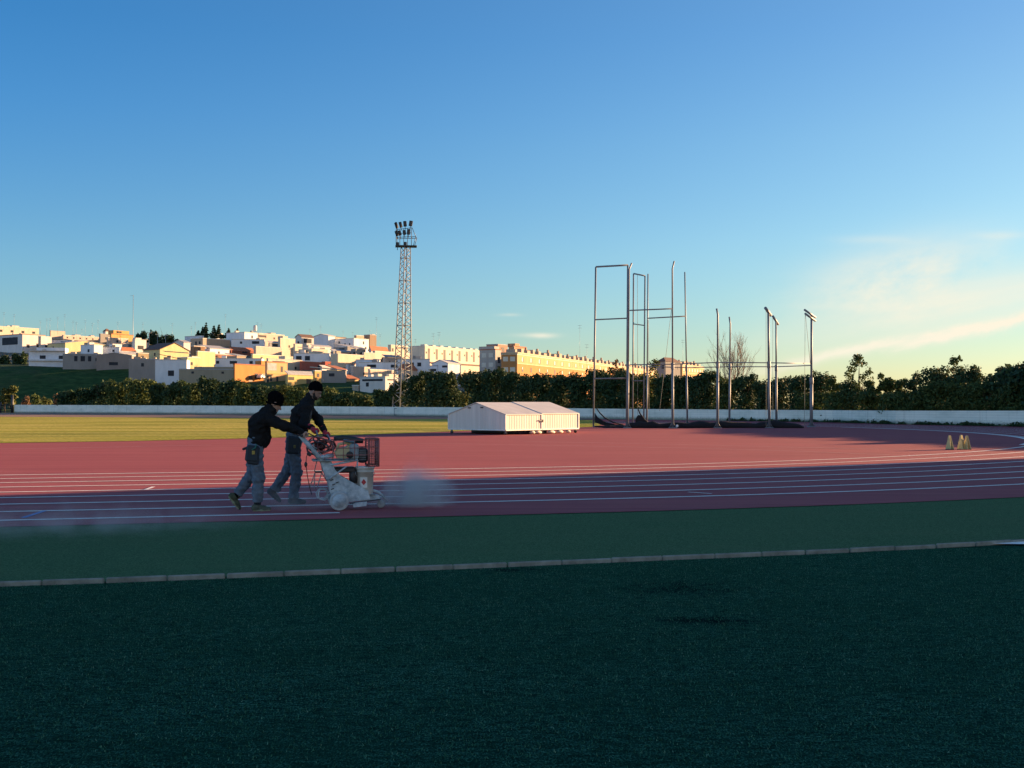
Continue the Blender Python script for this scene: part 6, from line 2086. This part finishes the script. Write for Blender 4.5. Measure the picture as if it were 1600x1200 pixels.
class SDF:
    def __init__(self):
        self.p = []

    def cap(self, a, b, ra, rb=None, k=.03, sy=1.0):
        self.p.append(('c', np.array(a, float), np.array(b, float), ra, ra if rb is None else rb, k, sy)); return self

    def chain(self, pts, rr, k=.03, sy=1.0):
        for i in range(len(pts) - 1):
            self.cap(pts[i], pts[i + 1], rr[i], rr[i + 1], k, sy)
        return self

    def ell(self, c, r, rot=None, k=.03):
        self.p.append(('e', np.array(c, float), np.array(r, float), np.eye(3) if rot is None else np.array(rot), None, k, 1)); return self

    def bounds(self, pad=.05):
        lo = np.full(3, 9.); hi = np.full(3, -9.)
        for q in self.p:
            if q[0] == 'c':
                r = max(q[3], q[4]) * max(1, q[6])
                lo = np.minimum(lo, np.minimum(q[1], q[2]) - r); hi = np.maximum(hi, np.maximum(q[1], q[2]) + r)
            else:
                r = q[2].max(); lo = np.minimum(lo, q[1] - r); hi = np.maximum(hi, q[1] + r)
        return lo - pad, hi + pad

    def __call__(self, ax):
        shape = tuple(len(a) for a in ax)
        F_ = np.full(shape, 1.0)
        for q in self.p:
            k = q[5]
            if q[0] == 'c':
                r = max(q[3], q[4]) * max(1, q[6]); lo = np.minimum(q[1], q[2]) - r - .12; hi = np.maximum(q[1], q[2]) + r + .12
            else:
                r = q[2].max(); lo = q[1] - r - .12; hi = q[1] + r + .12
            sl = tuple(slice(max(0, int(np.searchsorted(ax[i], lo[i]))), int(np.searchsorted(ax[i], hi[i]))) for i in range(3))
            X = np.stack(np.meshgrid(*[ax[i][sl[i]] for i in range(3)], indexing='ij'), -1)
            if X.size == 0:
                continue
            if q[0] == 'c':
                a, b, ra, rb, sy = q[1], q[2], q[3], q[4], q[6]
                S = np.array([1, 1 / sy, 1])
                ba = (b - a) * S; pa = (X - a) * S
                t = np.clip((pa @ ba) / max(1e-9, ba @ ba), 0, 1)
                d = np.linalg.norm(pa - t[..., None] * ba, axis=-1) - (ra + (rb - ra) * t)
            else:
                Y = (X - q[1]) @ q[3]
                k0 = np.linalg.norm(Y / q[2], axis=-1); k1 = np.linalg.norm(Y / q[2] ** 2, axis=-1)
                d = k0 * (k0 - 1) / np.maximum(k1, 1e-6)
            o = F_[sl]
            hh = np.clip(.5 + .5 * (o - d) / k, 0, 1)
            F_[sl] = o * (1 - hh) + d * hh - k * hh * (1 - hh)
        return F_


def skin(name, sdf, mat_, parent, h=.010, clip=None, wrinkle=0, wl=.05, seed=1, hollow=False):
    lo, hi = sdf.bounds()

    def field(ax):
        f = sdf(ax)
        X = np.meshgrid(*ax, indexing='ij')
        if wrinkle:
            g = np.random.default_rng(seed)
            w = 0
            for _ in range(7):
                d = g.normal(size=3); d[1] *= .7; d[2] *= 1.5; d /= np.linalg.norm(d)
                w = w + np.sin((X[0] * d[0] + X[1] * d[1] + X[2] * d[2]) * 2 * math.pi / (wl * g.uniform(.7, 2.4)) + g.uniform(0, 6) + 1.5 * np.sin(X[2] * 17 + X[0] * 11))
            f = f + wrinkle * w / 2.6
        if clip is not None:
            for c in clip:
                f = np.maximum(f, c(X))
        return f
    V, Q = surface_nets(field, lo, hi, h)
    return mesh_np(name, V, Q, mat_, parent, smooth=True)


M_SKIN = mat('skin', (.36, .22, .16), .55, var=.08, scale=20)
M_SKIND = mat('skin_tanned', (.27, .165, .125), .55, var=.08, scale=20)
M_JACK = mat('black_jacket', (.014, .0145, .016), .95, spec=.05, var=.25, scale=15, bump=.2, bscale=160)
M_JACK2 = mat('black_fleece', (.015, .0155, .017), .95, spec=.05, var=.25, scale=15, bump=.2, bscale=160)
M_BEAN = mat('black_knit', (.005, .005, .006), 1.0, spec=.0, var=.3, scale=60, bump=.5, bscale=120)
M_TROU = mat('grey_blue_trousers', (.10, .135, .175), .95, spec=.05, var=.25, scale=14, bump=.2, bscale=150)
M_TROU2 = mat('slate_trousers', (.085, .115, .15), .95, spec=.05, var=.25, scale=14, bump=.2, bscale=150)
M_POUCH = mat('dark_tool_pouch', (.015, .025, .035), .8)
M_SHOE = mat('olive_shoe', (.055, .068, .045), .85, spec=.1, var=.3, scale=25)
M_SHOE2 = mat('dark_boot', (.028, .032, .042), .75, var=.3, scale=25)
M_SOLE = mat('pale_sole', (.20, .22, .14), .85)
M_SOLE2 = mat('dark_sole', (.04, .045, .055), .8)
M_GLOVE = mat('red_glove', (.42, .02, .04), .7, var=.15, scale=30)
M_EYE = mat('eye_dark', (.02, .015, .012), .2)
M_BEARD = mat('dark_beard', (.02, .015, .012), .95, var=.3, scale=80)


def rotY(a):      # pitch head forward (nose towards +x, down)
    c, s = math.cos(a), math.sin(a)
    return np.array([[c, 0, s], [0, 1, 0], [-s, 0, c]])


def rotZ(a):
    c, s = math.cos(a), math.sin(a)
    return np.array([[c, -s, 0], [s, c, 0], [0, 0, 1]])


def head_tf(c, pitch, turn=0.0):
    Rm = rotZ(turn) @ rotY(pitch)
    c = np.array(c)
    return (lambda p: tuple(c + Rm @ np.array(p, float))), Rm


def add_head(s, T, Rm, s_=1.0):
    s.ell(T((-.012, 0, .035)), (.098 * s_, .078 * s_, .095 * s_), Rm, .02)        # skull
    s.ell(T((.030, 0, -.045)), (.062, .060, .075), Rm, .03)                        # face
    s.ell(T((.052, 0, -.098)), (.034, .036, .026), Rm, .03)                        # chin
    s.cap(T((.082, 0, -.010)), T((.108, 0, -.045)), .009, .015, .012)              # nose
    s.cap(T((.080, -.03, .012)), T((.080, .03, .012)), .011, .011, .02)            # brow
    s.cap(T((.082, -.018, -.072)), T((.082, .018, -.072)), .008, .008, .01)        # lips
    for y in (-1, 1):
        s.ell(T((-.005, y * .080, -.018)), (.022, .011, .034), Rm, .008)           # ears


def add_hand(s, w, hc, bar_y, side, k=.010):
    """hand closed round a bar running along y; w wrist, hc centre of the bar inside the fist"""
    w = np.array(w, float); hc = np.array(hc, float)
    palm = hc + np.array([-.030, 0, .012])
    s.cap(w, palm, .026, .030, .02, 1.25)
    s.ell(palm, (.036, .043, .028), None, .02)
    for i, (L_, r) in enumerate(((.92, .0098), (1.0, .0100), (.95, .0096), (.8, .0085))):
        y = (-.030 + .020 * i) * side
        a = palm + np.array([.022, y, .016]); b = hc + np.array([.016, y * 1.03, .031]); c = hc + np.array([.034 * L_, y * 1.05, .006]); d = hc + np.array([.018, y * 1.05, -.026 * L_])
        s.chain([a, b, c, d], [r * 1.1, r * 1.05, r, r * .85], .006)
    y = -.040 * side
    s.chain([palm + np.array([-.006, y * .8, -.004]), hc + np.array([-.022, y * 1.15, -.022]), hc + np.array([.010, y * 1.0, -.032])], [.014, .012, .009], .008)


def shoe(T, mat_u, mat_s, parent, name='shoe'):
    """T maps foot space (x forward from the ankle, z up, sole at -.09) to the person"""
    s = SDF()
    s.ell(T((-.035, 0, -.045)), (.050, .040, .045), None, .03)
    s.cap(T((-.03, 0, -.050)), T((.09, 0, -.052)), .040, .034, .03)
    s.cap(T((.09, 0, -.055)), T((.165, .005, -.062)), .036, .027, .03, 1.2)
    s.cap(T((0, 0, .035)), T((0, 0, -.03)), .046, .044, .03)
    o = skin(name, s, mat_u, parent, .008)
    s2 = SDF()
    s2.cap(T((-.045, 0, -.080)), T((.06, 0, -.080)), .020, .020, .02, 1.9)
    s2.cap(T((.06, 0, -.080)), T((.165, .004, -.080)), .020, .016, .02, 2.1)
    skin('sole', s2, mat_s, o, .008)
    return o


def foot_tf(ankle, pitch, turn=0.0):
    Rm = rotZ(turn) @ rotY(pitch)
    a = np.array(ankle, float)
    return lambda p: tuple(a + Rm @ np.array(p, float))


def person(label, loc, J, M):
    th = thing('person', label, 'person', loc, 'workers pushing the line marking machine', rz=MRZ)
    T, Rm = head_tf(J['head'], J['pitch'], J.get('turn', 0))
    body = SDF()
    add_head(body, T, Rm)
    body.cap(J['neck'], T((-.02, 0, -.05)), .058, .055, .03)
    body.cap(J['chest'], J['neck'], .10, .070, .06, 1.3)
    body.cap(J['pelvis'], J['chest'], .105, .115, .06, 1.25)
    for sd in ('n', 'f'):
        sh, el, wr, ha = J['sh_' + sd], J['el_' + sd], J['wr_' + sd], J['ha_' + sd]
        body.cap(J['neck'], sh, .05, .055, .05)
        body.chain([sh, el, wr], [.050, .040, .028], .03)
        if not M.get('glove'):
            add_hand(body, wr, ha, 0, 1 if sd == 'n' else -1)
        else:
            add_hand(body, wr, ha, 0, 1 if sd == 'n' else -1, .008)
        hp, kn, an = J['hip_' + sd], J['kn_' + sd], J['an_' + sd]
        body.chain([hp, kn, an], [.080, .055, .042], .04)
        F_ = foot_tf(an, J['fp_' + sd], J.get('ft_' + sd, 0))
        body.cap(an, F_((-.02, 0, -.04)), .038, .034, .02)
        body.cap(F_((-.02, 0, -.05)), F_((.12, 0, -.06)), .032, .022, .02)
    bo = skin('body', body, M['skin'], th, .007)
    # eyes
    for y in (-.030, .030):
        m2 = MB(); m2.lathe([(.002, -.009), (.007, -.006), (.0095, 0), (.007, .006), (.002, .009)], c=T((.079, y, -.008)), n=10); m2.build('eye', M_EYE, th)
    # jacket
    s = SDF()
    ch, pe, ne = np.array(J['chest'], float), np.array(J['pelvis'], float), np.array(J['neck'], float)
    s.cap(ch, ne + (ne - ch) * -.12, .140, .098, .07, 1.35)
    s.cap(pe + np.array(J.get('hem_off', (0, 0, 0))), ch, J.get('hem_r', .135), .148, .07, 1.28)
    if 'belly' in J:
        s.ell(J['belly'], (.125, .16, .16), None, .06)
    if M.get('slouch'):
        s.cap(ne, np.array(T((-.015, 0, -.10))), .086, .078, .03)
        s.cap(np.array(T((-.02, 0, -.10))), np.array(T((.018, 0, -.105))), .074, .070, .02)
    else:
        s.cap(ne, np.array(T((-.035, 0, -.10))), .084, .068, .03)
    for sd in ('n', 'f'):
        sh, el, wr = [np.array(J[a + sd], float) for a in ('sh_', 'el_', 'wr_')]
        s.cap(ne, sh, .075, .085, .06)
        s.chain([sh, el, wr + (wr - el) * .02], [.082, .064, .045], .05)
    hz, hs = J['hem'], J.get('hem_slope', 0)
    skin('jacket', s, M['jacket'], th, .010, [lambda X: (hz + hs * X[0]) - X[2]], .0075, .075, J['seed'])
    # trousers
    s = SDF()
    s.cap(pe + np.array((0, 0, .10)), pe, .118, .125, .05, 1.25)
    for sd in ('n', 'f'):
        hp, kn, an = [np.array(J[a + sd], float) for a in ('hip_', 'kn_', 'an_')]
        mid = kn + (an - kn) * .45
        s.chain([hp, kn, mid, an], [.108, .079, .076, J.get('cuff', .070)], .04)
        s.ell(kn + np.array((.012, 0, .0)), (.078, .072, .085), None, .03)
    zlow = J['cuff_clip']
    skin('trousers', s, M['trousers'], th, .010, zlow, .0075, .065, J['seed'] + 4)
    # beanie
    s = SDF()
    s.ell(T((-.016, 0, .052)), (.112, .092, .105), Rm, .02)
    if M.get('slouch'):
        s.ell(T((-.055, 0, .06)), (.095, .088, .095), Rm, .03)
    up = Rm @ np.array([.0, 0, 1.0]); c0_ = np.array(T((0, 0, .0)))
    tilt = Rm @ np.array([-.34, 0, .94])
    clip = [lambda X: -((X[0] - c0_[0]) * tilt[0] + (X[1] - c0_[1]) * tilt[1] + (X[2] - c0_[2]) * tilt[2]) + M.get('brim', .002)]
    skin('beanie', s, M_BEAN, th, .008, clip, .002, .03, 3)
    s = SDF()
    for i in range(16):
        a = i / 16 * 2 * math.pi; b = (i + 1) / 16 * 2 * math.pi
        f = lambda a: T((-.010 + .102 * math.cos(a), .086 * math.sin(a), M.get('brim', .002) + .028 + .030 * math.cos(a)))
        s.cap(f(a), f(b), .015, .015, .01)
    skin('beanie_cuff', s, M_BEAN, th, .008)
    if M.get('beard'):
        s = SDF()
        s.ell(T((.040, 0, -.088)), (.054, .060, .042), Rm, .02)
        s.cap(T((.010, -.066, -.03)), T((.035, -.055, -.08)), .014, .02, .02); s.cap(T((.010, .066, -.03)), T((.035, .055, -.08)), .014, .02, .02)
        c1 = np.array(T((.083, 0, -.068)))
        skin('beard', s, M_BEARD, th, .007, [lambda X: .020 - np.sqrt((X[0] - c1[0]) ** 2 + (.6 * (X[1] - c1[1])) ** 2 + (X[2] - c1[2]) ** 2)], .002, .02, 5)
    for sd in ('n', 'f'):
        shoe(foot_tf(J['an_' + sd], J['fp_' + sd], J.get('ft_' + sd, 0)), M['shoe'], M['sole'], th)
        kn, an = np.array(J['kn_' + sd], float), np.array(J['an_' + sd], float)
        s = SDF(); s.cap(an + (kn - an) * .02, an + (kn - an) * .32, .048, .052); skin('sock', s, M_BEAN, th, .010)
        if M.get('glove'):
            s = SDF(); wr, ha = np.array(J['wr_' + sd], float), np.array(J['ha_' + sd], float)
            add_hand(s, wr, ha, 0, 1 if sd == 'n' else -1)
            for i, q in enumerate(s.p):     # thicker than the hand inside
                q = list(q)
                if q[0] == 'c':
                    q[3] += .006; q[4] += .006
                else:
                    q[2] = q[2] + .006
                s.p[i] = tuple(q)
            s.cap(wr + (np.array(J['el_' + sd]) - wr) * .22, wr, .050, .040, .02)
            skin('glove', s, M_GLOVE, th, .007)
    return th


# nearer worker, leaning into the handlebar
def W1(px, py, y=0.0):
    return ((px - 408) / 105.9, y, (797.2 - py) / 108.7)


z_ = lambda X, a: X
J1 = dict(head=W1(428.5, 629.5), pitch=.52, neck=W1(415, 647), chest=W1(405, 664), pelvis=W1(400, 697),
          sh_n=W1(413, 655, -.185), el_n=W1(441, 665, -.26), wr_n=W1(466, 674.5, -.285), ha_n=W1(473, 679.2, -.28),
          sh_f=W1(416, 653, .185), el_f=W1(444, 667, .19), wr_f=W1(466.5, 674.5, .11), ha_f=W1(473, 679.2, .10),
          hip_n=W1(399, 703, -.09), kn_n=W1(404, 746, -.10), an_n=W1(402.5, 787.2, -.10), fp_n=0.0,
          hip_f=W1(398, 703, .09), kn_f=W1(394, 742, .10), an_f=W1(371, 775, .10), fp_f=.95,
          hem=.915, hem_slope=-.36, hem_r=.128, hem_off=(.01, 0, 0), belly=W1(409, 683), cuff=.068, seed=3,
          cuff_clip=None)
an1n, an1f, kn1f = np.array(J1['an_n']), np.array(J1['an_f']), np.array(J1['kn_f'])
dd = (kn1f - an1f) / np.linalg.norm(kn1f - an1f)
J1['cuff_clip'] = [lambda X: np.where(X[1] < 0.0, (an1n[2] + .035) - X[2], -((X[0] - an1f[0]) * dd[0] + (X[1] - an1f[1]) * dd[1] + (X[2] - an1f[2]) * dd[2]) + .03)]
p1 = person('worker in black beanie and dark jacket leaning forward onto the machine handlebar', G(408, 797.5), J1,
            dict(skin=M_SKIN, jacket=M_JACK, trousers=M_TROU, shoe=M_SHOE, sole=M_SOLE, slouch=True, brim=-.045))
m2 = MB(); m2.box(W1(395, 708, -.195), (.19, .08, .24), ry=R(6), bevel=.03); tp = m2.build('tool_pouch', M_POUCH, p1)
m2 = MB(); m2.box(W1(396.5, 706, -.240), (.042, .012, .055), bevel=.005); m2.build('yellow_tag', mat('yellow_tag', (.32, .24, .05), .6), tp)
m2 = MB(); m2.path([W1(394, 702, -.238), W1(399, 699, -.240), W1(401, 693, -.235)], [.010, .012, .009], n=6); m2.build('strap', mat('green_strap', (.02, .14, .11), .6), tp)
m2 = MB(); m2.box(W1(396, 718.5, -.19), (.16, .06, .11), ry=R(6), bevel=.02); m2.build('pocket', M_POUCH, tp)
m2 = MB(); m2.box(W1(384, 700.5, .0), (.08, .10, .035), ry=R(-20), bevel=.01); m2.build('belt_tool', M_POUCH, p1)

# farther worker
def W2(px, py, y=0.0):
    return ((px - 462) / 99.2, y, (786.8 - py) / 101.85)


J2 = dict(head=W2(490.5, 611), pitch=.42, turn=-.30, neck=W2(479, 630), chest=W2(470, 648), pelvis=W2(459, 690),
          sh_n=W2(474, 639, -.185), el_n=W2(473, 662, -.36), wr_n=W2(483.5, 667.0, -.50), ha_n=W2(490, 672.5, -.555),
          sh_f=W2(480, 637, .17), el_f=W2(496, 657, .06), wr_f=W2(503.5, 673, -.22), ha_f=W2(507.5, 679, -.30),
          hip_n=W2(458, 697, -.09), kn_n=W2(462.5, 737, -.10), an_n=W2(458.5, 776.8, -.10), fp_n=0.0,
          hip_f=W2(458, 697, .09), kn_f=W2(451, 734, .10), an_f=W2(430, 766.5, .10), fp_f=.72,
          hem=1.075, hem_slope=-.10, hem_r=.125, cuff=.080, seed=9, belly=W2(468, 665),
          cuff_clip=None)
an2n, an2f, kn2f = np.array(J2['an_n']), np.array(J2['an_f']), np.array(J2['kn_f'])
de = (kn2f - an2f) / np.linalg.norm(kn2f - an2f)
J2['cuff_clip'] = [lambda X: np.where(X[1] < 0.0, (an2n[2] - .01) - X[2], -((X[0] - an2f[0]) * de[0] + (X[1] - an2f[1]) * de[1] + (X[2] - an2f[2]) * de[2]) + .0)]
p2 = person('bearded worker in black beanie and red gloves on the machine'"'"'s far side', G(462, 786.8), J2,
            dict(skin=M_SKIND, jacket=M_JACK2, trousers=M_TROU2, shoe=M_SHOE2, sole=M_SOLE2, beard=True, glove=True, brim=.004))
m2 = MB(); m2.box(W2(458, 695, -.185), (.22, .08, .27), ry=R(4), bevel=.03); tp = m2.build('tool_pouch', M_POUCH, p2)
m2 = MB(); m2.box(W2(459.5, 697, -.228), (.035, .012, .05), bevel=.005); m2.build('tape', mat('olive_tape', (.12, .11, .03), .6), tp)
# paler zip panel down the front of his jacket
m2 = MB(); m2.path([W2(484, 640, -.075), W2(482.5, 651, -.115), W2(480.5, 664, -.105)], [.016, .022, .014], n=8); m2.build('zip_panel', mat('grey_panel', (.06, .06, .062), .8), p2)
# extra bar reaching to his hands
for (q, nm) in ((J2['ha_n'], 'grip'), (J2['ha_f'], 'grip')):
    w0 = G(462, 786.8) + D * q[0] + N * q[1] + Vector((0, 0, q[2]))
    rel = w0 - MO
    lx, ly = rel.dot(D), rel.dot(N)
    m2 = MB(); m2.tube((lx, ly - .07, rel.z), (lx, ly + .07, rel.z), .017, n=8); m2.tube((lx, ly - .06, rel.z), (lx + .06, .45, mz(700)), .013, n=7); m2.build('side_handle', M_MACHD, mc)
